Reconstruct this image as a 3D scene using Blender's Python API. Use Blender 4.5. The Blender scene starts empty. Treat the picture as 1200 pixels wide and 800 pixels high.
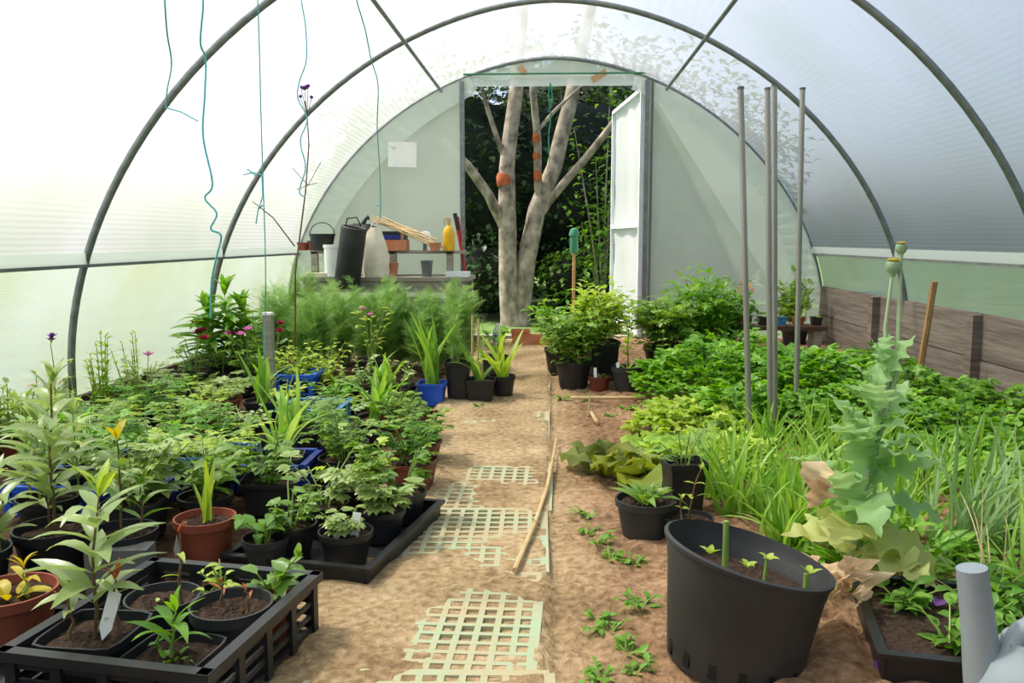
import bpy, bmesh, math, random
import numpy as np
from mathutils import Vector, Matrix, noise

# ------------------------------------------------------------------ camera, sky, sun, exposure
scene = bpy.context.scene
C = scene.collection
F = 1000.0                                   # focal length in pixels of the 1200x800 frame
CAM = Vector((-0.0067, 0.0, 0.82))
YAW = math.atan(46 / F)
PIT = math.atan(120 / math.hypot(F, 46))
cd = bpy.data.cameras.new('camera'); cam = bpy.data.objects.new('camera', cd); C.objects.link(cam)
cd.sensor_width = 36.0; cd.lens = 36.0 * F / 1200.0; cd.clip_start = 0.02; cd.clip_end = 300
cam.location = CAM; cam.rotation_euler = (math.pi / 2 - PIT, 0, YAW)
scene.camera = cam

world = bpy.data.worlds.new('sky'); scene.world = world; world.use_nodes = True
wn = world.node_tree; wn.nodes.clear()
sky = wn.nodes.new('ShaderNodeTexSky'); sky.sky_type = 'NISHITA'; sky.sun_disc = False
SUN_DIR = Vector((0.47, -0.12, -0.87)).normalized()     # the way the light travels: from the left, a little from beyond
sky.sun_elevation = math.asin(-SUN_DIR.z); sky.sun_rotation = math.atan2(-SUN_DIR.x, -SUN_DIR.y)
sky.air_density = 0.7; sky.dust_density = 5.0; sky.ozone_density = 1.0
bg = wn.nodes.new('ShaderNodeBackground'); bg.inputs['Strength'].default_value = 0.50
wo = wn.nodes.new('ShaderNodeOutputWorld')
wn.links.new(sky.outputs[0], bg.inputs['Color']); wn.links.new(bg.outputs[0], wo.inputs['Surface'])
sl = bpy.data.lights.new('sun', 'SUN'); sl.energy = 9.0; sl.angle = math.radians(2.5); sl.color = (1.0, 0.95, 0.86)
so = bpy.data.objects.new('sun', sl); C.objects.link(so)
so.rotation_euler = SUN_DIR.to_track_quat('-Z', 'Y').to_euler(); so.location = (-6, 3, 8)
scene.view_settings.view_transform = 'Standard'; scene.view_settings.look = 'None'
scene.view_settings.gamma = 1.0; scene.view_settings.use_curve_mapping = False
scene.view_settings.exposure = -0.50

# ------------------------------------------------------------------ helpers
RNG = random.Random(7)
def lin(h):
    h = h.lstrip('#'); out = []
    for i in (0, 2, 4):
        c = int(h[i:i + 2], 16) / 255.0
        out.append(c / 12.92 if c <= 0.04045 else ((c + 0.055) / 1.055) ** 2.4)
    return (out[0], out[1], out[2], 1.0)
_cf = (Vector((-math.sin(YAW) * math.cos(PIT), math.cos(YAW) * math.cos(PIT), -math.sin(PIT))))
_cr = Vector((math.cos(YAW), math.sin(YAW), 0)); _cu = _cr.cross(_cf)
def ray(px, py): return _cf + _cr * ((px - 600) / F) + _cu * ((400 - py) / F)
def P(px, py, Y):                            # a point of the place at the distance Y along the tunnel
    r = ray(px, py); return CAM + r * (Y / r.y)
def G(px, py, z=0.0):                        # a point on a level surface
    r = ray(px, py); return CAM + r * ((z - CAM.z) / r.z)

def tag(o, label=None, cat=None, group=None, kind=None):
    if label: o['label'] = label
    if cat: o['category'] = cat
    if group: o['group'] = group
    if kind: o['kind'] = kind
    return o
def empty(name, loc=(0, 0, 0), label=None, cat=None, group=None, rz=0, tilt=(0, 0)):
    o = bpy.data.objects.new(name, None); C.objects.link(o); o.empty_display_size = 0.05
    o.location = loc; o.rotation_euler = (tilt[0], tilt[1], rz)
    return tag(o, label, cat, group)
def link(name, me, mat=None, parent=None):
    if mat is not None and not me.materials: me.materials.append(mat)
    o = bpy.data.objects.new(name, me); C.objects.link(o)
    if parent is not None: o.parent = parent
    return o

class MB:                                    # collects shapes, builds one mesh object
    def __init__(s): s.v = []; s.f = []
    def add(s, vs, fs):
        n = len(s.v); s.v.extend([tuple(q) for q in vs]); s.f.extend([tuple(i + n for i in f) for f in fs]); return s
    def box(s, c, d, rz=0.0, rot=None):
        M = rot if rot is not None else Matrix.Rotation(rz, 3, 'Z'); c = Vector(c)
        vs = [c + M @ Vector((x * d[0] / 2, y * d[1] / 2, z * d[2] / 2)) for x in (-1, 1) for y in (-1, 1) for z in (-1, 1)]
        return s.add(vs, [(0, 1, 3, 2), (4, 6, 7, 5), (0, 4, 5, 1), (2, 3, 7, 6), (0, 2, 6, 4), (1, 5, 7, 3)])
    def bar(s, a, b, w, h, up=(0, 0, 1)):
        a = Vector(a); b = Vector(b); y = (b - a).normalized(); x = y.cross(Vector(up))
        if x.length < 1e-4: x = y.cross(Vector((1, 0, 0)))
        x.normalize(); z = x.cross(y)
        M = Matrix((x, y, z)).transposed()
        return s.box((a + b) / 2, (w, (b - a).length, h), rot=M)
    def tube(s, pts, r, seg=8, cap=True):
        pts = [Vector(p) for p in pts]; n = len(pts)
        rs = [r] * n if not hasattr(r, '__len__') else list(r)
        vs = []; fs = []; x = None
        for i, p in enumerate(pts):
            d = (pts[min(i + 1, n - 1)] - pts[max(i - 1, 0)])
            d = d.normalized() if d.length > 1e-9 else Vector((0, 0, 1))
            if x is None: x = d.orthogonal().normalized()
            else:
                x = x - d * x.dot(d)
                x = x.normalized() if x.length > 1e-6 else d.orthogonal().normalized()
            y = d.cross(x)
            for k in range(seg):
                a = 2 * math.pi * k / seg; vs.append(p + (x * math.cos(a) + y * math.sin(a)) * rs[i])
        for i in range(n - 1):
            for k in range(seg):
                k2 = (k + 1) % seg; fs.append((i * seg + k, i * seg + k2, (i + 1) * seg + k2, (i + 1) * seg + k))
        if cap: fs.append(tuple(reversed(range(seg)))); fs.append(tuple((n - 1) * seg + k for k in range(seg)))
        return s.add(vs, fs)
    def lathe(s, prof, seg=28, c=(0, 0, 0), square=0.0, closed=False):
        vs = []; fs = []; c = Vector(c)
        for (r, z) in prof:
            for k in range(seg):
                a = 2 * math.pi * (k + 0.5) / seg; ca, sa = math.cos(a), math.sin(a)
                if square:
                    e = square; q = (abs(ca) ** e + abs(sa) ** e) ** (-1 / e)
                else: q = 1
                vs.append(c + Vector((r * q * ca, r * q * sa, z)))
        for i in range(len(prof) - 1):
            for k in range(seg):
                k2 = (k + 1) % seg; fs.append((i * seg + k, i * seg + k2, (i + 1) * seg + k2, (i + 1) * seg + k))
        if closed: fs.append(tuple(reversed(range(seg)))); fs.append(tuple((len(prof) - 1) * seg + k for k in range(seg)))
        return s.add(vs, fs)
    def mesh(s, name, smooth=True):
        me = bpy.data.meshes.new(name); me.from_pydata([tuple(v) for v in s.v], [], s.f); me.validate(); me.update()
        if smooth:
            me.polygons.foreach_set('use_smooth', [True] * len(me.polygons))
            try: me.set_sharp_from_angle(angle=math.radians(40))
            except Exception: pass
        return me
    def build(s, name, mat, parent=None, smooth=True): return link(name, s.mesh(name, smooth), mat, parent)

# ------------------------------------------------------------------ materials
def newmat(name):
    m = bpy.data.materials.new(name); m.use_nodes = True; t = m.node_tree; t.nodes.clear()
    return m, t, t.nodes.new('ShaderNodeOutputMaterial')
def nd(t, kind, **kw):
    n = t.nodes.new('ShaderNode' + kind)
    for k, v in kw.items():
        if k in n.inputs: n.inputs[k].default_value = v
        else: setattr(n, k, v)
    return n
def ramp(t, fac, stops):
    r = nd(t, 'ValToRGB'); e = r.color_ramp.elements
    while len(e) < len(stops): e.new(0.5)
    for el, (p, c) in zip(e, stops): el.position = p; el.color = c
    t.links.new(fac, r.inputs['Fac']); return r.outputs['Color']
def plain(name, c1, c2=None, rough=0.6, scale=12.0, bump=0.0, bscale=None, metallic=0.0, spec=0.4, stretch=None, detail=4.0):
    m, t, o = newmat(name); b = nd(t, 'BsdfPrincipled', Roughness=rough, Metallic=metallic)
    b.inputs['Specular IOR Level'].default_value = spec
    tc = nd(t, 'TexCoord'); src = tc.outputs['Object']
    if stretch:
        mp = nd(t, 'Mapping', Scale=stretch); t.links.new(src, mp.inputs['Vector']); src = mp.outputs[0]
    nz = nd(t, 'TexNoise', Scale=scale, Detail=detail); t.links.new(src, nz.inputs['Vector'])
    t.links.new(ramp(t, nz.outputs['Fac'], [(0.3, lin(c1)), (0.7, lin(c2 or c1))]), b.inputs['Base Color'])
    if bump:
        n2 = nd(t, 'TexNoise', Scale=bscale or scale * 3, Detail=3.0); t.links.new(src, n2.inputs['Vector'])
        bp = nd(t, 'Bump', Strength=bump, Distance=0.01); t.links.new(n2.outputs['Fac'], bp.inputs['Height']); t.links.new(bp.outputs[0], b.inputs['Normal'])
    t.links.new(b.outputs[0], o.inputs['Surface']); return m
def leafmat(name, c1, c2, c3=None, trans=0.38, rough=0.42, spec=0.45, bump=0.0):
    m, t, o = newmat(name)
    at = nd(t, 'Attribute', attribute_name='tint'); oi = nd(t, 'ObjectInfo')
    mx = nd(t, 'Math', operation='MULTIPLY_ADD'); mx.inputs[1].default_value = 0.75
    t.links.new(at.outputs['Fac'], mx.inputs[0])
    m2 = nd(t, 'Math', operation='MULTIPLY'); m2.inputs[1].default_value = 0.25
    t.links.new(oi.outputs['Random'], m2.inputs[0]); t.links.new(m2.outputs[0], mx.inputs[2])
    stops = [(0.0, lin(c1)), (0.65, lin(c2))] + ([(1.0, lin(c3))] if c3 else [])
    col = ramp(t, mx.outputs[0], stops)
    b = nd(t, 'BsdfPrincipled', Roughness=rough); b.inputs['Specular IOR Level'].default_value = spec
    t.links.new(col, b.inputs['Base Color'])
    tr = nd(t, 'BsdfTranslucent'); hs = nd(t, 'HueSaturation', Hue=0.485, Saturation=1.1, Value=1.5)
    t.links.new(col, hs.inputs['Color']); t.links.new(hs.outputs[0], tr.inputs['Color'])
    if bump:
        tc = nd(t, 'TexCoord'); nz = nd(t, 'TexNoise', Scale=60.0); t.links.new(tc.outputs['Object'], nz.inputs['Vector'])
        bp = nd(t, 'Bump', Strength=bump, Distance=0.004); t.links.new(nz.outputs['Fac'], bp.inputs['Height']); t.links.new(bp.outputs[0], b.inputs['Normal'])
    mix = nd(t, 'MixShader', Fac=trans); t.links.new(b.outputs[0], mix.inputs[1]); t.links.new(tr.outputs[0], mix.inputs[2])
    t.links.new(mix.outputs[0], o.inputs['Surface']); return m
def film(name, col, clear, diff, rib=0.0, ribscale=60.0, axis='Z', stain=None):
    m, t, o = newmat(name)
    tc = nd(t, 'TexCoord')
    nz = nd(t, 'TexNoise', Scale=1.3, Detail=5.0); t.links.new(tc.outputs['Object'], nz.inputs['Vector'])
    colr = ramp(t, nz.outputs['Fac'], [(0.35, lin(stain or col)), (0.62, lin(col))])
    tr = nd(t, 'BsdfTranslucent'); df = nd(t, 'BsdfPrincipled', Roughness=0.35); tp = nd(t, 'BsdfTransparent')
    df.inputs['Specular IOR Level'].default_value = 0.3
    t.links.new(colr, tr.inputs['Color']); t.links.new(colr, df.inputs['Base Color'])
    m1 = nd(t, 'MixShader', Fac=diff); t.links.new(tr.outputs[0], m1.inputs[1]); t.links.new(df.outputs[0], m1.inputs[2])
    m2 = nd(t, 'MixShader', Fac=clear)
    if rib:                                   # the woven reinforcing threads
        wv = nd(t, 'TexWave', Scale=ribscale, Distortion=0.6); wv.bands_direction = axis
        wv.inputs['Detail'].default_value = 1.0; t.links.new(tc.outputs['Object'], wv.inputs['Vector'])
        mr = nd(t, 'MapRange'); mr.inputs['To Min'].default_value = clear - rib; mr.inputs['To Max'].default_value = clear + rib
        t.links.new(wv.outputs['Fac'], mr.inputs['Value']); t.links.new(mr.outputs[0], m2.inputs['Fac'])
        bp = nd(t, 'Bump', Strength=0.15, Distance=0.003); t.links.new(wv.outputs['Fac'], bp.inputs['Height']); t.links.new(bp.outputs[0], df.inputs['Normal'])
    t.links.new(m1.outputs[0], m2.inputs[1]); t.links.new(tp.outputs[0], m2.inputs[2])
    t.links.new(m2.outputs[0], o.inputs['Surface']); return m

M = {}
M['cover'] = film('cover_film', '#b0b5b5', 0.34, 0.2, rib=0.05, ribscale=14.0, axis='Z', stain='#a5aca2')
M['skirt'] = film('skirt_film', '#a4abaa', 0.22, 0.25, rib=0.05, ribscale=30.0, axis='Z', stain='#9aa08e')
M['endfilm'] = film('end_film', '#dfe6dc', 0.30, 0.40, rib=0.05, ribscale=26.0, axis='X', stain='#ccd6c6')
M['fold'] = film('folded_film', '#e8eee8', 0.25, 0.45)
M['doorfilm'] = film('door_film', '#f4f6f4', 0.12, 0.6, stain='#e4e8e4')
M['steel'] = plain('galvanised_steel', '#6f7476', '#8a8f90', rough=0.45, metallic=0.6, scale=20)
M['polesteel'] = plain('pole_steel', '#8d8a84', '#a9a6a0', rough=0.4, metallic=0.5, scale=15, stretch=(1, 1, 0.1))
M['rail'] = plain('rail_timber', '#c9cfd2', '#dfe3e6', rough=0.6, scale=6)
M['raildark'] = plain('rail_edge', '#5d625f', '#757a74', rough=0.6)
M['board'] = plain('mud_board', '#5c534a', '#857b6f', rough=0.85, scale=6, stretch=(0.6, 0.5, 8), bump=0.3, bscale=20)
M['boardl'] = plain('low_board', '#3e3023', '#5a4835', rough=0.9, scale=8, stretch=(1, 0.5, 6))
M['timber'] = plain('weathered_timber', '#7d7a6c', '#a09c8c', rough=0.85, scale=7, stretch=(0.7, 5, 8), bump=0.3)
M['stakewood'] = plain('stake_wood', '#b29c74', '#cdbb96', rough=0.8, scale=9, stretch=(4, 4, 0.6))
M['brownstake'] = plain('brown_stake', '#8d6a44', '#b08a5e', rough=0.85, scale=12, stretch=(4, 4, 0.6))
M['cane'] = plain('bamboo', '#b79a68', '#d3bc8e', rough=0.55, scale=14)
M['blackpl'] = plain('black_plastic', '#161719', '#26282a', rough=0.42, scale=6, spec=0.45)
M['dustypl'] = plain('dusty_black_plastic', '#232527', '#3a3b3b', rough=0.55, scale=5, spec=0.45)
M['greypl'] = plain('grey_plastic', '#5b5c5a', '#6d6e6a', rough=0.6)
M['terra'] = plain('terracotta_plastic', '#7b3a28', '#96513a', rough=0.6, scale=8)
M['terraclay'] = plain('terracotta_clay', '#b06a45', '#c98863', rough=0.85, scale=8)
M['darkred'] = plain('red_brown_plastic', '#5f2a1e', '#7a3c2a', rough=0.55)
M['blue'] = plain('blue_plastic', '#1d4cc0', '#2f66dc', rough=0.4, scale=5)
M['bluedark'] = plain('dark_blue_plastic', '#1c2f86', '#27439e', rough=0.45)
M['teal'] = plain('blue_tray_plastic', '#2d6f9e', '#4a8cb4', rough=0.5)
M['greenpl'] = plain('green_plastic', '#2c6b52', '#3f8266', rough=0.45)
M['compost'] = plain('compost', '#1d140e', '#4a3626', rough=0.95, scale=90, bump=0.9, bscale=140)
M['white'] = plain('white_plastic', '#e8e8e4', '#f2f2ee', rough=0.5)
M['cream'] = plain('canvas', '#d9d0b8', '#ece4d0', rough=0.9, scale=20, bump=0.2, bscale=120)
M['yellow'] = plain('yellow_plastic', '#d9a514', '#e8bb2a', rough=0.4)
M['redpaint'] = plain('red_paint', '#9c2420', '#b83a30', rough=0.45)
M['canpl'] = plain('watering_can_plastic', '#7f8b91', '#94a0a5', rough=0.38, scale=4, spec=0.5)
M['matgreen'] = plain('mat_plastic', '#b7a27e', '#a3b593', rough=0.85, scale=6)
M['twine'] = plain('teal_twine', '#4fb0bd', '#74c6cf', rough=0.8, scale=60)
M['twinegreen'] = plain('green_twine', '#2c7a68', '#3d9480', rough=0.8)
M['bark'] = plain('bark', '#5d5346', '#b5a994', rough=0.9, scale=13, bump=0.8, bscale=22, stretch=(1, 1, 0.7))
M['barkpeel'] = plain('peeled_bark', '#8f4526', '#b9683c', rough=0.85, scale=20)
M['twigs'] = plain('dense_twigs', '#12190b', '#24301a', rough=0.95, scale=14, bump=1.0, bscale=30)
M['brownpaper'] = plain('brown_tape', '#b58c66', '#c7a27e', rough=0.6)
M['slot'] = plain('slot_dark', '#050505')
M['stem'] = plain('green_stem', '#6f8a3c', '#8ba653', rough=0.6)
M['stemdark'] = plain('brown_stem', '#5a4630', '#77603f', rough=0.75)
M['stemgrey'] = plain('glaucous_stem', '#8fa57a', '#a6b990', rough=0.6)
M['purple'] = leafmat('purple_petal', '#6a3a86', '#8a55a8', trans=0.3)
M['pink'] = leafmat('pink_petal', '#c05a9a', '#d987ba', trans=0.35)
M['crimson'] = leafmat('crimson_petal', '#7c0f2c', '#a8193e', trans=0.3)
M['orange'] = leafmat('orange_leaf', '#b4582c', '#d07a44', '#d99a54', trans=0.35)
M['deadleaf'] = leafmat('dead_leaf', '#d9c096', '#ead5ae', '#cba67c', trans=0.3, rough=0.8, spec=0.2, bump=0.6)
M['whitepetal'] = leafmat('white_petal', '#e8e8e0', '#f4f4ec', trans=0.3)
# leaf colours
LM = {
    'pale': leafmat('pale_leaf', '#7d9a58', '#a6bc70', '#ced8a4', spec=0.85, rough=0.32),
    'green': leafmat('green_leaf', '#5a8530', '#82a842', '#acc868', spec=0.7, rough=0.36),
    'lime': leafmat('lime_leaf', '#8db03a', '#b2ca52', '#d2da74'),
    'deep': leafmat('deep_leaf', '#48751f', '#689932', '#92bd50', spec=0.5),
    'herb': leafmat('herb_leaf', '#589026', '#7cb038', '#a8d05e', spec=0.5),
    'grass': leafmat('grass_leaf', '#6a9c36', '#90bb4e', '#b4d270'),
    'greygrass': leafmat('grey_grass', '#6a8f52', '#87a868', '#a9bf88'),
    'feather': leafmat('feather_leaf', '#6c9648', '#8db560', '#b2cf86'),
    'poppy': leafmat('poppy_leaf', '#7cab64', '#a0c584', '#c6dbae', trans=0.4, spec=0.5, bump=0.25),
    'poppyyellow': leafmat('poppy_old_leaf', '#a8b860', '#c6cf80', '#d6d69a', trans=0.4, bump=0.25),
    'yellow': leafmat('yellow_leaf', '#b7ae2c', '#d2c23e', '#d9a53a'),
    'chard': leafmat('bronze_leaf', '#5d6a2a', '#8a9a38', '#a37640', trans=0.35),
    'lettuce': leafmat('lettuce_leaf', '#86b23e', '#a9cc58', '#c9dd84', trans=0.42),
    'dark': leafmat('dark_tree_leaf', '#213815', '#335320', '#466c2b', trans=0.3),
    'mid': leafmat('mid_tree_leaf', '#4c7a28', '#6f9f38', '#96c050', trans=0.4),
}

# ------------------------------------------------------------------ leaf templates (unit length along +Y, quads only)
def strip(n, wf, curl=0.6, lift=0.3, fold=0.25, wav=0.0, wk=9.0, ph=0.0):
    v = []; q = []; y = z = 0.0
    for i in range(n + 1):
        t = i / n; w = wf(t) / 2
        dz = fold * w
        v += [(-w, y, z + dz + wav * w * math.sin(wk * t + ph)), (0, y, z), (w, y, z + dz + wav * w * math.sin(wk * t + ph + 1.7))]
        a = lift - curl * (t + 0.5 / n); y += math.cos(a) / n; z += math.sin(a) / n
        if i: b = 3 * i; q += [(b - 3, b - 2, b + 1, b), (b - 2, b - 1, b + 2, b + 1)]
    return np.array(v, float), np.array(q, int)
def merge(parts):
    V = []; Q = []; n = 0
    for v, q in parts: V.append(v); Q.append(q + n); n += len(v)
    return np.concatenate(V), np.concatenate(Q)
def xf(vq, s=1.0, rz=0.0, rx=0.0, ry=0.0, off=(0, 0, 0)):
    m = np.array(Matrix.Rotation(rz, 3, 'Z') @ Matrix.Rotation(rx, 3, 'X') @ Matrix.Rotation(ry, 3, 'Y'))
    return (vq[0] * s) @ m.T + np.array(off), vq[1]
def flatq(vq):                               # narrow two-vertex-wide strips are cheaper for threads
    return vq
def thin(a, b, w):
    a = np.array(a, float); b = np.array(b, float)
    return np.array([a - (w, 0, 0), a + (w, 0, 0), b + (w * .4, 0, 0), b - (w * .4, 0, 0)]), np.array([[0, 1, 2, 3]])
sinw = lambda k, p=1.0: (lambda t: k * (math.sin(math.pi * min(max(t, 0.0), 1.0) ** p)) + 0.004)
def T_lobed(seed):
    r = random.Random(seed); parts = []
    for a in (-1.15, -0.5, 0.1, 0.62, 1.2):
        parts.append(xf(strip(3, sinw(0.62, 0.8), curl=0.5 + r.random() * .5, lift=0.2, fold=0.2), s=0.62 - 0.12 * abs(a) + r.random() * .06, rz=a, off=(0, 0.3, 0)))
    parts.append(thin((0, 0, 0), (0, 0.35, 0), 0.02)); return merge(parts)
def T_pinnate(seed):
    r = random.Random(seed); parts = [thin((0, 0, 0), (0, 0.8, 0), 0.012)]
    for k in range(3):
        y = 0.22 + 0.2 * k
        for s in (-1, 1):
            parts.append(xf(strip(3, sinw(0.5, 0.85), curl=0.7, lift=0.25), s=0.36 - .03 * k, rz=s * (-1.05 + .1 * r.random()), ry=0.1 * s, off=(0, y, 0)))
    parts.append(xf(strip(3, sinw(0.5, 0.85), curl=0.7, lift=0.1), s=0.38, off=(0, 0.68, 0))); return merge(parts)
def T_parsley(seed):
    r = random.Random(seed); parts = [thin((0, 0, 0), (0, 0.5, 0), 0.014)]
    for a, y, L in ((-1.0, .3, .42), (1.0, .3, .42), (-.45, .48, .4), (.45, .48, .4), (0, .5, .5)):
        w = 0.62 + r.random() * .15
        parts.append(xf(strip(3, lambda t, w=w: w * (0.25 + 0.75 * math.sin(math.pi * min(1, t * .62 + .12))) * (1 if t < .9 else .55), curl=0.6 + r.random() * .5, lift=.3, fold=.35, wav=.35, ph=r.random() * 6), s=L, rz=-a, off=(0, y, 0)))
    return merge(parts)
def T_thread(seed):
    r = random.Random(seed); parts = [thin((0, 0, 0), (0, 0.95, 0.02), 0.012)]
    for k in range(7):
        y = 0.12 + 0.11 * k
        for s in (-1, 1):
            L = 0.42 - 0.04 * k; parts.append(thin((0, y, 0), (s * L * .75, y + L * .75, (r.random() - .5) * .25), 0.021))
    return merge(parts)
def jag(base, k, d):                          # an outline cut into lobes
    return lambda t: base(t) * (1 - d * (0.5 + 0.5 * math.cos(k * t * 2 * math.pi)))
T = {
    'lance': [strip(6, sinw(0.24, 0.85), curl=c, lift=l, fold=0.3) for c, l in ((0.5, .2), (0.95, .4), (1.5, .55))],
    'ovate': [strip(5, sinw(0.5, 0.75), curl=c, lift=l, fold=0.25, wav=.1) for c, l in ((0.4, .15), (0.9, .3), (1.4, .5))],
    'lobed': [T_lobed(s) for s in range(3)],
    'pinnate': [T_pinnate(s) for s in range(3)],
    'parsley': [T_parsley(s) for s in range(3)],
    'thread': [T_thread(s) for s in range(3)],
    'blade': [strip(9, lambda t: 0.045 * (1 - t) ** 0.6 + 0.002, curl=c, lift=l, fold=0.5) for c, l in ((0.35, .05), (0.9, .2), (1.6, .3))],
    'strap': [strip(9, lambda t: 0.09 * math.sin(math.pi * (0.25 + 0.75 * t)) ** .7 + .003, curl=c, lift=l, fold=0.4) for c, l in ((0.3, .05), (0.7, .15), (1.5, .3))],
    'lettuce': [strip(9, lambda t: 0.75 * math.sin(math.pi * min(1, 0.12 + t * .8)) ** .8, curl=c, lift=l, fold=0.2, wav=.35, wk=22, ph=p) for c, l, p in ((0.7, .3, 0), (1.2, .5, 1), (1.7, .7, 2))],
    'poppy': [strip(34, jag(jag(sinw(0.66, 0.8), 4.5, 0.42), 11, 0.22), curl=c, lift=l, fold=0.18, wav=.3, wk=26, ph=p) for c, l, p in ((0.5, .2, 0), (1.1, .4, 1), (1.7, .5, 2))],
    'dead': [strip(14, jag(sinw(0.55, 0.7), 3.5, 0.35), curl=c, lift=l, fold=0.9, wav=.8, wk=17, ph=p) for c, l, p in ((1.2, .1, 0), (2.2, .2, 2))],
    'petal': [strip(3, sinw(0.6, 0.6), curl=0.5, lift=.4, fold=.2)],
    'card': [strip(2, sinw(0.6, 0.85), curl=0.7, lift=.2, fold=.3)],
}
_tm = {}
def tmesh(kind, k, mat):                     # shared mesh data of one leaf
    key = (kind, k, mat.name)
    if key not in _tm:
        v, q = T[kind][k]; me = quads('leaf', v, q, np.full(len(v), 0.2 + 0.6 * RNG.random())); me.materials.append(mat); _tm[key] = me
    return _tm[key]
def quads(name, v, q, tint=None):
    me = bpy.data.meshes.new(name); n = len(v); m = len(q)
    me.vertices.add(n); me.vertices.foreach_set('co', np.asarray(v, np.float32).ravel())
    me.loops.add(4 * m); me.loops.foreach_set('vertex_index', np.asarray(q, np.int32).ravel())
    me.polygons.add(m); me.polygons.foreach_set('loop_start', np.arange(m, dtype=np.int32) * 4)
    me.polygons.foreach_set('use_smooth', np.ones(m, bool))
    if tint is not None:
        me.attributes.new('tint', 'FLOAT', 'POINT').data.foreach_set('value', np.asarray(tint, np.float32))
    me.update(calc_edges=True); return me
def frame(D, N):
    D = Vector(D).normalized(); N = Vector(N); X = D.cross(N)
    if X.length < 1e-4: X = D.orthogonal()
    X.normalize(); Z = X.cross(D); return Matrix((X, D, Z)).transposed()
class Plant:                                 # stems and leaves of one plant
    def __init__(s, seed): s.r = random.Random(seed); s.stems = []; s.leaves = []
    def leaf(s, kind, p, d, L, up=(0, 0, 1), mat=None, wide=1.0, tint=None):
        up = Vector(up) + Vector((s.r.uniform(-.3, .3), s.r.uniform(-.3, .3), 0))
        s.leaves.append((kind, s.r.randrange(len(T[kind])), Vector(p), frame(d, up), L, wide, mat, s.r.random() if tint is None else tint))
    def stem(s, pts, r): s.stems.append((pts, r))
    def parts(s, parent, leafmat_, stemmat, split=False, seg=5, lname='foliage'):
        if s.stems:
            mb = MB()
            for pts, r in s.stems:
                mb.tube(pts, r, seg=seg)
                if split: mb.build('stem', stemmat, parent); mb = MB()
            if not split: mb.build('stem', stemmat, parent)
        groups = {}
        for L in s.leaves: groups.setdefault(L[6] or leafmat_, []).append(L)
        for mat, ls in groups.items():
            if split:
                for kind, k, p, R, sc, wd, _, tn in ls:
                    o = link('leaf', tmesh(kind, k, mat), None, parent)
                    o.matrix_local = Matrix.Translation(p) @ R.to_4x4() @ Matrix.Diagonal((sc * wd, sc, sc, 1))
            else:
                V = []; Q = []; TN = []; n = 0
                for kind, k, p, R, sc, wd, _, tn in ls:
                    v, q = T[kind][k]; w = (v * np.array((sc * wd, sc, sc))) @ np.array(R).T + np.array(p)
                    V.append(w); Q.append(q + n); TN.append(np.full(len(v), tn)); n += len(v)
                o = link(lname, quads(lname, np.concatenate(V), np.concatenate(Q), np.concatenate(TN)), mat, parent); o['kind'] = 'stuff'
        return s
def pol(a, e): return Vector((math.cos(a) * math.cos(e), math.sin(a) * math.cos(e), math.sin(e)))

def g_bushy(pl, h, sp, n=7, leaf='lobed', L=0.07, z=0.0, dens=5, droop=0.0):
    r = pl.r
    for i in range(n):
        a = r.random() * 6.283; lean = sp * (0.25 + 0.75 * r.random()); hh = h * r.uniform(0.55, 1.05)
        b = pol(a, 0) * sp * 0.12 + Vector((0, 0, z)); top = pol(a, 0) * lean + Vector((0, 0, z + hh))
        mid = b.lerp(top, 0.5) - pol(a, 0) * lean * 0.18
        pl.stem([b, mid, top], [0.003, 0.0024, 0.0015])
        for k in range(dens):
            t = 0.25 + 0.75 * (k + r.random()) / dens; t = min(1, t)
            p = b * ((1 - t) ** 2) + mid * (2 * t * (1 - t)) + top * (t * t)
            aa = a + r.uniform(-1.9, 1.9); d = pol(aa, r.uniform(-0.15, 0.5) - droop)
            pl.leaf(leaf, p, d, L * r.uniform(0.7, 1.25))
    return pl
def g_upright(pl, h, nodes, per=2, leaf='lance', L=0.1, z=0.0, at=(0, 0), lean=(0, 0), tipmat=None, r0=0.004, el=0.35):
    r = pl.r; pts = []
    for i in range(6):
        t = i / 5; pts.append(Vector((at[0] + lean[0] * t * t, at[1] + lean[1] * t * t, z + h * t)) + Vector((r.uniform(-1, 1), r.uniform(-1, 1), 0)) * 0.004)
    pl.stem(pts, [r0 * (1 - 0.6 * i / 5) for i in range(6)]); a = r.random() * 6
    for k in range(nodes):
        t = 0.15 + 0.85 * (k + 1) / nodes; p = Vector((at[0] + lean[0] * t * t, at[1] + lean[1] * t * t, z + h * t))
        sz = L * (1.0 if t < 0.8 else 0.75 if t < 0.95 else 0.6); a += 1.2
        for j in range(per + (2 if k == nodes - 1 else 0)):
            e = el if t < 0.9 else 1.0
            pl.leaf(leaf, p, pol(a + 6.283 * j / per + r.uniform(-.3, .3), e + r.uniform(-.25, .25)), sz * r.uniform(0.8, 1.15), mat=tipmat if (tipmat and t > 0.9) else None)
    return pl
def g_grass(pl, n, h, sp, z=0.0, leaf='blade', base=0.03, lo=0.55, wide=1.0, bias=None):
    r = pl.r
    for i in range(n):
        a = r.random() * 6.283 if bias is None else bias + r.gauss(0, 0.7); e = math.pi / 2 - sp * r.random() ** 0.8
        d = pol(a, e); out = pol(a, 0)
        pl.leaf(leaf, pol(r.random() * 6.283, 0) * base * r.random() + Vector((0, 0, z)), d, h * r.uniform(lo, 1.05), up=(-out if False else Vector((0, 0, 1)) - d * d.z * 1.0) if d.z < .98 else out, wide=wide)
    return pl
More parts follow.
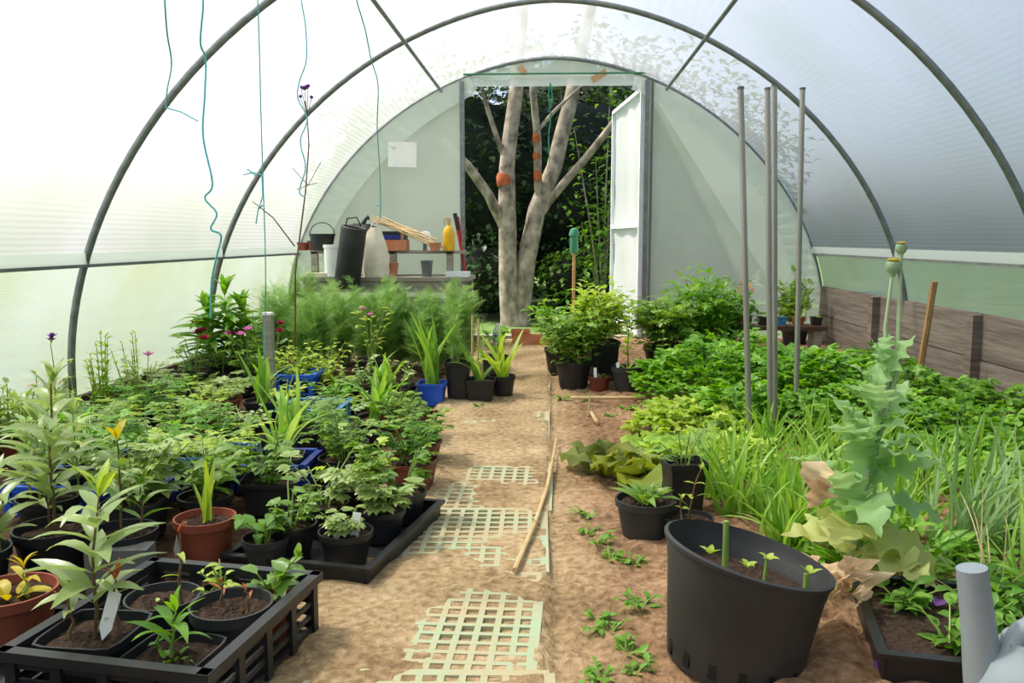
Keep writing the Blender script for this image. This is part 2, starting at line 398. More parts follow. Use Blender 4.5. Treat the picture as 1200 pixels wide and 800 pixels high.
def g_rosette(pl, n, L, leaf, z=0.0, e0=0.15, e1=1.1, wide=1.0):
    r = pl.r
    for i in range(n):
        t = i / max(1, n - 1); a = i * 2.4 + r.uniform(-.2, .2)
        pl.leaf(leaf, pol(a, 0) * 0.012 + Vector((0, 0, z)), pol(a, e0 + (e1 - e0) * t + r.uniform(-.1, .1)), L * (1.1 - 0.5 * t) * r.uniform(.85, 1.1), wide=wide)
    return pl
def g_mass(pl, n, rx, ry, h, leaf='parsley', L=0.07, z=0.0, stems=True):
    r = pl.r
    for i in range(n):
        a = r.random() * 6.283; q = math.sqrt(r.random()); x, y = rx * q * math.cos(a), ry * q * math.sin(a)
        top = h * (1 - 0.55 * q ** 2.2) * r.uniform(0.45, 1.08); p = Vector((x, y, z + top))
        b = Vector((x * 0.55, y * 0.55, z))
        if stems and i % 3 == 0: pl.stem([b, (b + p) / 2 + Vector((x, y, 0)) * -0.06, p], [0.0022, 0.0018, 0.0013])
        pl.leaf(leaf, p, pol(math.atan2(y, x) + r.uniform(-1.3, 1.3), r.uniform(-0.1, 0.65)), L * r.uniform(0.75, 1.3))
    return pl
def g_feather(pl, n, h, sp, z=0.0, L=0.09, leaf='thread', dens=12):
    r = pl.r
    for i in range(n):
        a = r.random() * 6.283; hh = h * r.uniform(0.6, 1.08); o = sp * r.random()
        b = pol(a, 0) * o * 0.3 + Vector((0, 0, z)); top = pol(a, 0) * o + Vector((0, 0, z + hh))
        pl.stem([b, b.lerp(top, .5), top], [0.004, 0.003, 0.0015])
        for k in range(dens):
            t = 0.18 + 0.82 * k / (dens - 1); p = b.lerp(top, t)
            for j in range(3):
                pl.leaf(leaf, p, pol(r.random() * 6.283, r.uniform(0.2, 1.0)), L * (1.15 - 0.5 * t) * r.uniform(.8, 1.3))
    return pl
def g_shrub(pl, h, sp, nb, L, leaf='ovate', z=0.0, dens=22):
    r = pl.r
    for i in range(nb):
        a = 6.283 * i / nb + r.uniform(-.4, .4); hh = h * r.uniform(.6, 1.05); o = sp * r.uniform(.3, 1.0)
        b = Vector((0, 0, z)); top = pol(a, 0) * o + Vector((0, 0, z + hh)); mid = Vector((top.x * .35, top.y * .35, z + hh * .55))
        pl.stem([b, mid, top], [0.006, 0.004, 0.002])
        for k in range(dens):
            t = 0.25 + .75 * r.random(); p = b * ((1 - t) ** 2) + mid * (2 * t * (1 - t)) + top * (t * t)
            p = p + Vector((r.gauss(0, 1), r.gauss(0, 1), r.gauss(0, .7))) * sp * 0.22
            pl.leaf(leaf, p, pol(r.random() * 6.283, r.uniform(-.3, .7)), L * r.uniform(.7, 1.3))
    return pl

# ------------------------------------------------------------------ pots
_pm = {}
def pot_mesh(kind, r, h):
    key = (kind, round(r, 3), round(h, 3))
    if key in _pm: return _pm[key]
    mb = MB()
    if kind == 'round':
        rb = r * 0.76
        prof = [(0.001, 0.0), (rb * .98, 0.0), (rb, 0.004), (r * 0.95, h * .82), (r * 1.02, h * .83), (r * 1.03, h), (r * .97, h), (r * .94, h * .8), (rb * .9, 0.012), (0.001, 0.012)]
        mb.lathe(prof, seg=26)
    else:
        rb = r * 0.78
        prof = [(0.001, 0.0), (rb, 0.0), (r * .96, h * .88), (r * 1.03, h * .885), (r * 1.03, h), (r * .97, h), (r * .94, h * .8), (rb * .9, 0.012), (0.001, 0.012)]
        mb.lathe(prof, seg=28, square=7.0)
    _pm[key] = mb.mesh('pot'); return _pm[key]
_sm = {}
def soil_mesh(kind, r):
    key = (kind, round(r, 3))
    if key in _sm: return _sm[key]
    mb = MB(); rr = random.Random(int(r * 1000)); seg = 22; rings = 7; vs = [Vector((0, 0, 0.004))]; fs = []
    for i in range(1, rings + 1):
        for k in range(seg):
            a = 2 * math.pi * (k + .5) / seg; ca, sa = math.cos(a), math.sin(a)
            q = 1 if kind == 'round' else (abs(ca) ** 7 + abs(sa) ** 7) ** (-1 / 7)
            vs.append(Vector((r * q * ca * i / rings, r * q * sa * i / rings, rr.uniform(-.006, .008) * (1 if i < rings else .2))))
    for k in range(seg): fs.append((0, 1 + k, 1 + (k + 1) % seg))
    for i in range(rings - 1):
        for k in range(seg):
            k2 = (k + 1) % seg; fs.append((1 + i * seg + k, 1 + (i + 1) * seg + k, 1 + (i + 1) * seg + k2, 1 + i * seg + k2))
    mb.add(vs, fs); _sm[key] = mb.mesh('soil'); _sm[key].materials.append(M['compost']); return _sm[key]
def give_pot(root, kind, r, h, mat, fill=0.84, mesh=None):
    me = mesh or pot_mesh(kind, r, h)
    o = bpy.data.objects.new('pot', me); C.objects.link(o); o.parent = root
    if not me.materials: me.materials.append(mat)
    o.material_slots[0].link = 'OBJECT'; o.material_slots[0].material = mat
    s = link('soil', soil_mesh(kind, r * (0.80 + .15 * fill)), None, root); s.location = (0, 0, h * fill)
    return o
def potted(x, y, pot, matname, label, gen, leafm, group=None, z=0.0, name='potted_plant', stemm='stem', split=False, rz=None, cat='potted plant', fill=0.84, tilt=(0, 0)):
    global _seed
    _seed += 1
    t = empty(name, (x, y, z), label, cat, group, rz=RNG.uniform(-.2, .2) if rz is None else rz, tilt=tilt)
    kind, r, h = pot
    give_pot(t, kind, r, h, M[matname], fill)
    pl = Plant(_seed); gen(pl, h * fill)
    pl.parts(t, LM.get(leafm) or M[leafm], M[stemm], split)
    return t
_seed = 100
def planted(name, x, y, label, gen, leafm, cat='plant', group=None, stemm='stem', split=False, z=0.0, rz=0.0):
    global _seed
    _seed += 1
    t = empty(name, (x, y, z), label, cat, group, rz=rz); pl = Plant(_seed); gen(pl, 0.0)
    pl.parts(t, LM.get(leafm) or M[leafm], M[stemm], split); return t

# ------------------------------------------------------------------ the tunnel
W2, ZR, AP, EN = 2.135, 0.232, 2.213, 1.836
HOOPS = [-1.05, 0.53, 2.10, 3.658, 5.215, 6.837]
YB, YE = -1.05, 6.837
def arch(t, off=0.0):                         # t 0 = left spring, 1 = right spring
    a = math.pi * (1 - t); c, s = math.cos(a), math.sin(a)
    x = (W2 + off) * math.copysign(abs(c) ** (2 / EN), c); z = ZR + (AP + off - ZR) * max(s, 0) ** (2 / EN)
    return x, z
def roofz(x):
    u = min(1.0, abs(x) / W2); return ZR + (AP - ZR) * (1 - u ** EN) ** (1 / EN)
def wallx(z):
    if z <= ZR: return W2
    return W2 * (1 - ((z - ZR) / (AP - ZR)) ** EN) ** (1 / EN)
RAIL = 0.71
# ground: path soil, bed soil
def hgt(x, y):
    n = noise.noise((x * 2.1, y * 2.1, 3.3)) * 0.012 + noise.noise((x * 7, y * 7, 1.3)) * 0.008 + noise.noise((x * 23, y * 23, 0.3)) * 0.004
    onmat = -0.56 < x < 0.0
    if onmat:
        n = n * 0.8 + noise.noise((x * 4.3, y * 3.1, 6.6)) * 0.010 + 0.0178 + 0.006 * min(1, max(0, (y - 2.2) / 1.6))
        n -= 0.004 * math.exp(-((x + 0.25) / 0.13) ** 2)
    if x > 0.03:
        k = min(1, (x - 0.03) / 0.5); n += 0.02 * k + k * abs(noise.noise((x * 12, y * 12, 8.3))) * 0.034 + abs(noise.noise((x * 19, y * 19, 4.3))) * 0.016 + noise.noise((x * 30, y * 30, 2.3)) * 0.006
    return n
nx, ny = 240, 330; gx0, gx1, gy0, gy1 = -2.16, 2.16, 0.7, 7.0
gv = np.zeros(((nx + 1) * (ny + 1), 3)); i = 0
for b in range(ny + 1):
    tt = b / ny; yy = gy0 + (gy1 - gy0) * (tt * 0.55 + 0.45 * tt * tt)
    for a in range(nx + 1):
        xx = gx0 + (gx1 - gx0) * a / nx; gv[i] = (xx, yy, hgt(xx, yy)); i += 1
ii = np.arange(ny)[:, None] * (nx + 1) + np.arange(nx)[None, :]; ii = ii.ravel()
gq = np.stack([ii, ii + 1, ii + nx + 2, ii + nx + 1], 1)
def soilmat():
    m, t, o = newmat('tunnel_soil'); b = nd(t, 'BsdfPrincipled', Roughness=0.95); b.inputs['Specular IOR Level'].default_value = 0.15
    tc = nd(t, 'TexCoord'); n1 = nd(t, 'TexNoise', Scale=3.0, Detail=8.0); n2 = nd(t, 'TexNoise', Scale=45.0, Detail=5.0)
    t.links.new(tc.outputs['Object'], n1.inputs['Vector']); t.links.new(tc.outputs['Object'], n2.inputs['Vector'])
    add = nd(t, 'Math', operation='ADD'); t.links.new(n1.outputs['Fac'], add.inputs[0]); t.links.new(n2.outputs['Fac'], add.inputs[1])
    half = nd(t, 'Math', operation='MULTIPLY'); half.inputs[1].default_value = 0.5; t.links.new(add.outputs[0], half.inputs[0])
    ca = ramp(t, half.outputs[0], [(0.36, lin('#7c6548')), (0.5, lin('#a48c68')), (0.62, lin('#bda682'))])   # trodden dry path
    cb = ramp(t, half.outputs[0], [(0.36, lin('#5c4330')), (0.5, lin('#8a6c50')), (0.62, lin('#a8896a'))])   # loose bed soil
    sx = nd(t, 'SeparateXYZ'); t.links.new(tc.outputs['Object'], sx.inputs[0])
    n3 = nd(t, 'TexNoise', Scale=6.0); t.links.new(tc.outputs['Object'], n3.inputs['Vector'])
    ab = nd(t, 'Math', operation='ADD'); ab.inputs[1].default_value = 0.28; t.links.new(sx.outputs['X'], ab.inputs[0])
    aa = nd(t, 'Math', operation='ABSOLUTE'); t.links.new(ab.outputs[0], aa.inputs[0])
    ma = nd(t, 'Math', operation='MULTIPLY_ADD'); ma.inputs[1].default_value = 0.3; t.links.new(n3.outputs['Fac'], ma.inputs[0]); t.links.new(aa.outputs[0], ma.inputs[2])
    mr = nd(t, 'MapRange'); mr.inputs['From Min'].default_value = 0.42; mr.inputs['From Max'].default_value = 0.60; t.links.new(ma.outputs[0], mr.inputs['Value'])
    mx = nd(t, 'Mix', data_type='RGBA'); t.links.new(mr.outputs[0], mx.inputs['Factor']); t.links.new(ca, mx.inputs['A']); t.links.new(cb, mx.inputs['B'])
    mx.inputs[6].default_value = (1, 1, 1, 1)
    t.links.new(ca, mx.inputs[6]); t.links.new(cb, mx.inputs[7])
    cl = ramp(t, half.outputs[0], [(0.36, lin('#2e2117')), (0.5, lin('#4b382a')), (0.62, lin('#66503d'))])   # darker under the left pots: shade of the gaps between them put into colour
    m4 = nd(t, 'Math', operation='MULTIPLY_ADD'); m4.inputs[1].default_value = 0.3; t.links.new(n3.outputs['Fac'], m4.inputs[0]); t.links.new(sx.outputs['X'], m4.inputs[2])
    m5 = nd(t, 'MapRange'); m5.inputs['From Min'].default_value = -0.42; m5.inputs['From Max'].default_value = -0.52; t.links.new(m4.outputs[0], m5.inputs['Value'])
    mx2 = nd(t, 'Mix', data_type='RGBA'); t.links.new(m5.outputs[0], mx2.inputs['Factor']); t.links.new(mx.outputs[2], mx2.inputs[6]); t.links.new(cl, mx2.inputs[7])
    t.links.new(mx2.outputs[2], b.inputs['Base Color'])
    bp = nd(t, 'Bump', Strength=1.0, Distance=0.016); t.links.new(n2.outputs['Fac'], bp.inputs['Height']); t.links.new(bp.outputs[0], b.inputs['Normal'])
    t.links.new(b.outputs[0], o.inputs['Surface']); return m
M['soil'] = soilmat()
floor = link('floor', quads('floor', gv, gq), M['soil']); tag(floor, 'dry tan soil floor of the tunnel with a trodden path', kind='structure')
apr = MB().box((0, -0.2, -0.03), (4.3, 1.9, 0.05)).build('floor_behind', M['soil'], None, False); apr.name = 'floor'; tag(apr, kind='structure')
# green plastic grid panels trodden into the path
def mat_panel():
    mb = MB(); n = 12; s = 0.48; p = s / n; w = 0.0135
    for i in range(n + 1):
        q = -s / 2 + i * p; mb.box((q, 0, 0.004), (w * (1.6 if i in (0, n) else 1), s, 0.010)); mb.box((0, q, 0.004), (s, w * (1.6 if i in (0, n) else 1), 0.0105))
    return mb.mesh('mat_panel', False)
mp = mat_panel(); mp.materials.append(M['matgreen'])
for k in range(8):
    y = 1.26 + 0.486 * k; rz = (0.02, -0.03, 0.015, -0.01, 0.02, 0, .01, 0)[k]
    o = link('mat_panel', mp, None, floor); o.location = (-0.262 + (0.02, -0.012, 0.0, 0.012, 0, 0, 0, 0)[k], y, 0.0058 + (0.0015 if k < 3 else 0)); o.rotation_euler = (0.004, -0.006, rz)

# cover sheet
def cover_mesh():
    vs = []; fs = []; na = 72; ys = []
    for h0, h1 in zip(HOOPS[:-1], HOOPS[1:]):
        for k in range(8): ys.append((h0 + (h1 - h0) * k / 8, k / 8))
    ys.append((HOOPS[-1] + 0.03, 0))
    t0 = None
    ts = []
    for i in range(401):
        x, z = arch(i / 400)
        if z >= RAIL: ts.append(i / 400)
    a, b = ts[0], ts[-1]
    for (y, u) in ys:
        sag = -0.018 * math.sin(math.pi * u)
        for i in range(na + 1):
            x, z = arch(a + (b - a) * i / na, 0.022 + sag)
            n = noise.noise((x * 1.5, y * 1.5, z * 1.5)) * 0.008 * math.sin(math.pi * u)
            vs.append((x + n * x / 2, y, z + n))
    for j in range(len(ys) - 1):
        for i in range(na): q = j * (na + 1) + i; fs.append((q, q + 1, q + na + 2, q + na + 1))
    mb = MB(); mb.add(vs, fs); return mb
tag(cover_mesh().build('ceiling', M['cover']), 'translucent white ribbed polythene cover arched over the tunnel', kind='structure')
def skirt(side, z0, z1):
    mb = MB(); vs = []; fs = []; m = 8; ys = [YB + (YE - YB) * k / 60 for k in range(61)]
    for y in ys:
        for i in range(m + 1):
            z = z0 + (z1 - z0) * i / m; vs.append((side * (wallx(z) + 0.018 + 0.006 * math.sin(y * 9 + z * 5)), y, z))
    for j in range(60):
        for i in range(m): q = j * (m + 1) + i; fs.append((q, q + 1, q + m + 2, q + m + 1))
    return mb.add(vs, fs)
wl = tag(skirt(-1, 0.10, RAIL).build('wall_left', M['skirt']), 'pale translucent side sheet under the left rail', kind='structure')
wr = tag(skirt(1, 0.44, RAIL).build('wall_right', M['skirt']), 'pale translucent side sheet above the grey mud boards', kind='structure')
for k, s in enumerate((-1, 1)):
    mb = MB(); x = s * (wallx(RAIL) - 0.004); mb.box((x, (YB + YE) / 2, RAIL - 0.006), (0.03, YE - YB, 0.014)); tr = mb.build('trim_%d' % (k + 1), M['raildark'], None, False)
    tag(tr, 'pale horizontal side rail along the %s wall' % ('left' if s < 0 else 'right'), kind='structure')
    mb = MB(); mb.box((x - s * .012, (YB + YE) / 2, RAIL + 0.026), (0.003, YE - YB, 0.05)); mb.build('folded_hem', M['fold'], tr, False)
# mud boards: low on the left, tall on the right; each board a part
lb = [(YB + (YE - YB) * k / 4, YB + (YE - YB) * (k + 1) / 4) for k in range(4)]
for (a, b) in lb: MB().box((-2.11, (a + b) / 2, 0.045), (0.03, b - a - 0.01, 0.16)).build('board', M['boardl'], wl, False)
for (a, b) in ((YB, 0.5), (0.5, 2.2), (2.2, 4.28), (4.28, 5.6), (5.6, YE)):
    for k in range(2):
        MB().box((2.118 + 0.004 * k, (a + b) / 2, 0.115 + 0.228 * k), (0.03, b - a - 0.012, 0.222)).build('board', M['board'], wr, False)
for y in (2.2, 4.30, 5.62): MB().box((2.085, y, 0.22), (0.05, 0.07, 0.46)).build('post', M['board'], wr, False)
# hoops
for k, y in enumerate(HOOPS):
    pts = [Vector((-W2, y, -0.05)), Vector((-W2, y, 0.12))] + [Vector((arch(i / 64)[0], y, arch(i / 64)[1])) for i in range(65)] + [Vector((W2, y, 0.12)), Vector((W2, y, -0.05))]
    o = MB().tube(pts, 0.0165 if k < 5 else 0.014, seg=12).build('trim_%d' % (3 + k), M['steel'])
    tag(o, ('grey steel hoop behind the camera', 'grey steel hoop over the camera', 'grey steel hoop just ahead of the camera', 'nearest grey steel hoop in view', 'middle grey steel hoop in view', 'grey steel hoop framing the end wall')[k], kind='structure')
for k, s in enumerate((-1, 1)):               # the two roof bars running to the end wall
    xx = 0.872; a = Vector((s * xx, 2.10, roofz(xx) - 0.03)); b = Vector((s * xx, 6.80, roofz(xx) - 0.03))
    tag(MB().tube([a, b], 0.012, seg=10).build('trim_%d' % (9 + k), M['steel']), 'thin grey steel bar under the roof on the %s side of the doorway' % ('left' if s < 0 else 'right'), kind='structure')

# end wall
DX0, DX1, DZ = -0.70, 0.715, 2.02
def end_sheet(x0, x1, zb, y, n=24, m=16, wob=0.006, top=None, seed=0.0):
    mb = MB(); vs = []; fs = []
    for i in range(n + 1):
        x = x0 + (x1 - x0) * i / n; zt = (top(x) if top else roofz(x) - 0.005); z0 = zb(x) if callable(zb) else zb
        for j in range(m + 1):
            z = z0 + max(0.001, zt - z0) * j / m
            vs.append((x, y + wob * (noise.noise((x * 3 + seed, z * 3, 1)) + 0.5 * math.sin(8 * (x + z))), z))
    for i in range(n):
        for j in range(m): q = i * (m + 1) + j; fs.append((q, q + m + 1, q + m + 2, q + 1))
    return mb.add(vs, fs)
wb = tag(empty('wall_back', (0, 0, 0)), 'translucent polythene end wall around the open doorway', kind='structure')
end_sheet(-W2 + 0.01, DX0, 0.0, 6.84).build('end_panel', M['endfilm'], wb)
end_sheet(DX1, W2 - 0.01, 0.0, 6.84, seed=4).build('end_panel', M['endfilm'], wb)
end_sheet(DX0, DX1, DZ + 0.05, 6.845, m=6).build('header_sheet', M['endfilm'], wb)
end_sheet(DX0, DX1, DZ - 0.02, 6.83, m=4, top=lambda x: DZ + 0.075).build('header_flap', M['fold'], wb)
# turned-in pleated margin that follows the hoop
def margin(t0, t1, wd, y):
    mb = MB(); vs = []; fs = []; n = 150; m = 4
    for i in range(n + 1):
        t = t0 + (t1 - t0) * i / n; x, z = arch(t, -0.012); w = wd(t)
        dx, dz = -x, 0.75 - z; L = math.hypot(dx, dz); dx /= L; dz /= L
        for j in range(m + 1):
            u = j / m; vs.append((x + dx * w * u, y - 0.012 * (0.5 + 0.5 * math.sin(i * 1.05)) * (0.3 + u) - 0.01, z + dz * w * u))
    for i in range(n):
        for j in range(m): q = i * (m + 1) + j; fs.append((q, q + m + 1, q + m + 2, q + 1))
    return mb.add(vs, fs)
margin(0.02, 0.39, lambda t: 0.16 + 0.05 * math.sin(t * 9), 6.82).build('pleated_margin', M['fold'], wb)
margin(0.61, 0.985, lambda t: 0.17 + 0.05 * math.sin(t * 8), 6.82).build('pleated_margin', M['fold'], wb)
# loose second layer hanging over the upper right of the end wall, cut on the slant
end_sheet(DX1 + 0.02, 2.0, lambda x: max(0.05, 2.0 - (x - DX1) * 1.52), 6.80, seed=9, top=lambda x: roofz(x) - 0.02).build('loose_sheet', M['fold'], wb)
# door frame
df = tag(MB().box((DX0 - 0.012, 6.82, 1.02), (0.035, 0.05, 2.04)).build('door_1', M['steel'], None, False), 'grey frame of the open tunnel doorway', kind='structure')
MB().box((DX1 + 0.012, 6.82, 1.02), (0.035, 0.05, 2.04)).build('frame_post', M['steel'], df, False)
MB().box((DX1 + 0.05, 6.80, 1.02), (0.018, 0.02, 2.04)).build('frame_strip', M['greypl'], df, False)
MB().tube([(DX0, 6.80, DZ + 0.07), (DX1 + 0.1, 6.80, DZ + 0.07)], 0.007).build('frame_rod', M['greenpl'], df)
MB().box(((DX0 + DX1) / 2, 6.86, 0.02), (1.45, 0.10, 0.06)).build('sill', M['timber'], df, False)
# the opened door leaf, swung outwards
dl = tag(empty('door_2', (DX1, 6.88, 0.03), rz=math.radians(96)), 'white sheeted door leaf swung outwards at the right of the doorway', kind='structure')
mb = MB(); vs = []; fs = []
for i in range(13):
    for j in range(17):
        vs.append((1.26 * i / 12, 0.012 * noise.noise((i * .5, j * .45, 4)) + 0.008 * math.sin(i * 1.3), 1.96 * j / 16))
for i in range(12):
    for j in range(16): q = i * 17 + j; fs.append((q, q + 17, q + 18, q + 1))
mb.add(vs, fs).build('door_sheet', M['doorfilm'], dl)
for a, b in (((0, .02, 0), (0, .02, 1.96)), ((1.26, .02, 0), (1.26, .02, 1.96)), ((0, .02, 0.02), (1.26, .02, 0.02)), ((0, .02, 1.95), (1.26, .02, 1.95)), ((0, .02, .9), (1.26, .02, .9))):
    MB().bar(a, b, 0.03, 0.03, up=(0, 1, 0)).build('door_rail', M['rail'], dl, False)
# patches on the end wall
c = P(471.5, 181, 6.80); mb = MB(); mb.box(c, (0.225, 0.004, 0.195), rot=Matrix.Rotation(0.03, 3, 'Y'))
tag(mb.build('repair_patch', M['white'], None, False), 'white square patch stuck on the left end panel', 'patch')
for (px, py, w, h, a, lab) in ((612, 82, .07, .05, .9, 'small brown tape piece above the doorway, left one'), (702, 89, .13, .05, -.55, 'longer slanted brown tape piece above the doorway, right one')):
    c = P(px, py, 6.80); tag(MB().box(c, (w, 0.003, h), rot=Matrix.Rotation(a, 3, 'Y')).build('tape_patch', M['brownpaper'], None, False), lab, 'tape')
# rear end wall behind the camera
end_sheet(-W2, W2, 0.0, YB, n=40).build('wall_front', M['cover']); tag(bpy.data.objects['wall_front'], 'translucent end sheet behind the camera', kind='structure')

# ------------------------------------------------------------------ outside
lawn = MB().box((0, 0, -0.09), (90, 90, 0.06)).build('ground', plain('outside_grass', '#46602a', '#67823c', rough=0.95, scale=2.0), None, False); tag(lawn, 'grass around the tunnel', kind='structure')
def bush(name, x, y, h, r, n, L, mat, label, seed, group='bushes behind the tunnel', trunk=True):
    t = empty(name, (x, y, -0.06), label, 'bush', group); pl = Plant(seed); rr = pl.r
    for i in range(9):
        a = rr.random() * 6.283; o = r * rr.uniform(.2, .7); top = pol(a, 0) * o + Vector((0, 0, h * rr.uniform(.5, .9)))
        pl.stem([Vector((0, 0, 0)), Vector((top.x * .3, top.y * .3, top.z * .5)), top], [0.035, 0.025, 0.01])
    for i in range(n):
        a = rr.random() * 6.283; u = rr.random(); q = (0.45 + 0.55 * rr.random() ** .5)
        ph = math.acos(1 - 1.75 * u); p = Vector((math.sin(ph) * math.cos(a) * r * q, math.sin(ph) * math.sin(a) * r * q, h * (0.46 + 0.5 * math.cos(ph) * q)))
        k = 1 + 0.22 * noise.noise((p.x * 1.6 + seed, p.y * 1.6, p.z * 1.6)); p = Vector((p.x * k, p.y * k, max(0.03, p.z * k)))
        pl.leaf('card', p, pol(a + rr.uniform(-1, 1), rr.uniform(-.7, .5)), L * rr.uniform(.7, 1.35))
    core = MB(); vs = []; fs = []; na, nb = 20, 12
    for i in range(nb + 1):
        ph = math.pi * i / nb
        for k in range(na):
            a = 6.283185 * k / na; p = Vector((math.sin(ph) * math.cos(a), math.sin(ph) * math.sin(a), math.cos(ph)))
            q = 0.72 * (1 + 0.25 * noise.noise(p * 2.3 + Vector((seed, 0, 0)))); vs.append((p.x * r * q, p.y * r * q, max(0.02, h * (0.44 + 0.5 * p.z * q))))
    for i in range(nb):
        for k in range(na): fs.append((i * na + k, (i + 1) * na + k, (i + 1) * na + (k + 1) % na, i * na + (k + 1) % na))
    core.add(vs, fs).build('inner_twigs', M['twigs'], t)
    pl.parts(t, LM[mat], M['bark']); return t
for k, (x, y, h, r, n, L, mt, lab) in enumerate([
    (-2.2, 10.8, 2.8, 0.95, 2000, .13, 'dark', 'tall dark bush behind the left end of the tunnel'),
    (-1.1, 10.9, 3.2, 1.6, 3200, .11, 'dark', 'dark leafy bush seen left of the forked tree'),
    (0.35, 11.0, 3.2, 1.5, 3400, .10, 'dark', 'dark leafy bush seen between the tree forks'),
    (1.3, 10.0, 2.3, .85, 2600, .11, 'mid', 'fresh green bush seen at the right of the doorway'),
    (2.05, 11.0, 2.2, .9, 2000, .13, 'dark', 'tall dark bush behind the right end panel'),
    (-2.2, 14.4, 3.6, 1.9, 3000, .18, 'dark', 'tall hedge bush far behind the left end panel'),
    (0.5, 14.6, 4.6, 2.3, 4200, .18, 'dark', 'tall hedge bush far behind the forked tree'),
    (2.4, 14.4, 3.6, 1.7, 3000, .18, 'dark', 'tall hedge bush far behind the opened door leaf'),
    (0.30, 9.6, 0.9, 0.55, 900, .08, 'mid', 'low green bush at the foot of the tree'),
    (-0.75, 9.5, 1.0, 0.6, 800, .09, 'dark', 'low dark bush left of the tree foot'),
    ]): bush('garden_bush', x, y, h, r, n, L, mt, lab, 900 + k)
# sunlit climbing leaves inside the doorway's right edge
t = empty('leafy_sapling', (0.44, 9.0, -0.06), 'sunlit green sapling beside the opened door leaf', 'sapling'); pl = Plant(77); rr = pl.r
for i in range(7):
    top = Vector((rr.uniform(-.25, .3), rr.uniform(-.3, .3), rr.uniform(1.0, 2.5))); pl.stem([Vector((0.1, 0, 0)), Vector((top.x * .4 + .05, top.y * .4, top.z * .5)), top], [.014, .01, .004])
    for k in range(75):
        u = rr.uniform(.25, 1.0); p = Vector((0.1 * (1 - u), 0, 0)) + top * u + Vector((rr.gauss(0, .09), rr.gauss(0, .1), rr.gauss(0, .1)))
        pl.leaf('ovate', p, pol(rr.random() * 6.283, rr.uniform(-.7, .3)), .085 * rr.uniform(.7, 1.3))
pl.parts(t, LM['mid'], M['bark'])
# forked tree
tree = empty('forked_tree', P(603, 386, 8.7), 'mottled grey forked tree with rust peeled bark behind the doorway', 'tree'); tb = tree.location.copy(); tb.z = -0.06; tree.location = tb
def limb(name, pts, rs, parent=tree, mat='bark'):
    pp = [P(x, y, Y) - tb for (x, y, Y) in pts]; out = []; ro = []
    for i in range(len(pp) - 1):
        for k in range(4):
            u = k / 4; out.append(pp[i].lerp(pp[i + 1], u) + Vector((noise.noise((i + u, 3, 1)), noise.noise((i + u, 7, 2)), 0)) * 0.012); ro.append(rs[i] * (1 - u) + rs[i + 1] * u + 0.004 * noise.noise((i * 4 + k, 1, len(name))))
    out.append(pp[-1]); ro.append(rs[-1]); return MB().tube(out, ro, seg=14).build(name, M[mat], parent)
limb('trunk', [(602, 392, 8.7), (598, 370, 8.7), (595, 303, 8.7), (594, 245, 8.7), (594, 198, 8.7), (602, 129, 8.75), (606, 90, 8.8), (612, 20, 8.9), (625, -130, 9.0)], [.15, .105, .094, .09, .08, .074, .07, .06, .04])
limb('trunk', [(606, 388, 8.72), (611, 361, 8.74), (617, 303, 8.76), (629, 245, 8.8), (650, 195, 8.85), (666, 129, 8.9), (672, 100, 8.95), (690, 20, 9.1), (720, -120, 9.3)], [.13, .10, .098, .09, .082, .076, .07, .06, .04])
limb('branch', [(592, 268, 8.7), (586, 255, 8.68), (573, 229, 8.6), (547, 193, 8.5), (520, 165, 8.4)], [.06, .058, .05, .046, .03])
limb('branch', [(591, 185, 8.7), (586, 171, 8.68), (567, 113, 8.6), (555, 70, 8.5)], [.03, .026, .022, .015])
limb('branch', [(634, 235, 8.78), (631, 222, 8.75), (630, 167, 8.7), (625, 113, 8.65), (622, 60, 8.6)], [.045, .042, .04, .034, .025])
limb('branch', [(631, 152, 8.7), (648, 132, 8.65), (664, 117, 8.6), (690, 92, 8.5)], [.02, .018, .016, .01])
limb('branch', [(634, 250, 8.8), (642, 237, 8.8), (685, 187, 8.7), (722, 140, 8.6), (745, 112, 8.5)], [.05, .045, .04, .034, .02])
for (x, y, Y, r, h) in ((592.5, 211, 8.69, .088, .11), (630, 162, 8.7, .044, .08), (630.5, 183, 8.71, .045, .06), (631.5, 206, 8.73, .046, .10)):
    q = P(x, y, Y) - tb + Vector((-.01, -.018, 0)); r *= .9; MB().tube([q + Vector((0.004, 0, -h / 2)), q + Vector((0, 0, -h * .2)), q + Vector((-.003, 0, h * .25)), q + Vector((.003, 0, h / 2))], [r * .93, r * 1.03, r * 1.02, r * .92], seg=14).build('peeled_patch', M['barkpeel'], tree)
# tree crown unseen above, set left and back of the trunk to shade the bushes
pl = Plant(55); rr = pl.r
for i in range(6500):
    a = rr.random() * 6.283; q = rr.random() ** .5; p = Vector((math.cos(a) * 2.7 * q - 1.1, math.sin(a) * 1.35 * q + 2.2, 4.5 + 1.7 * rr.random() * (1 - q * .6)))
    pl.leaf('card', p, pol(rr.random() * 6.283, rr.uniform(-.7, .3)), .17 * rr.uniform(.7, 1.3))
for a in (-2.6, -1.2, .2): pl.stem([Vector((.15, .3, 3.6)), Vector((a * .5, 1.3, 4.3)), Vector((a, 2.2, 5.2))], [.05, .035, .015])
pl.parts(tree, LM['mid'], M['bark'])
# stake with a teal feeder outside
sp = P(672, 372, 7.6); sp.z = -0.06
t = empty('stake_feeder', sp, 'teal plastic feeder on a wooden stake outside the doorway', 'bird feeder')
MB().tube([(0, 0, 0), (0.0, 0, 0.80)], .014, seg=8).build('stake', M['brownstake'], t)
MB().lathe([(.001, .76), (.035, .76), (.04, .79), (.036, .90), (.046, .91), (.046, .93), (.03, .97), (.001, .98)], seg=18).build('feeder', M['greenpl'], t)

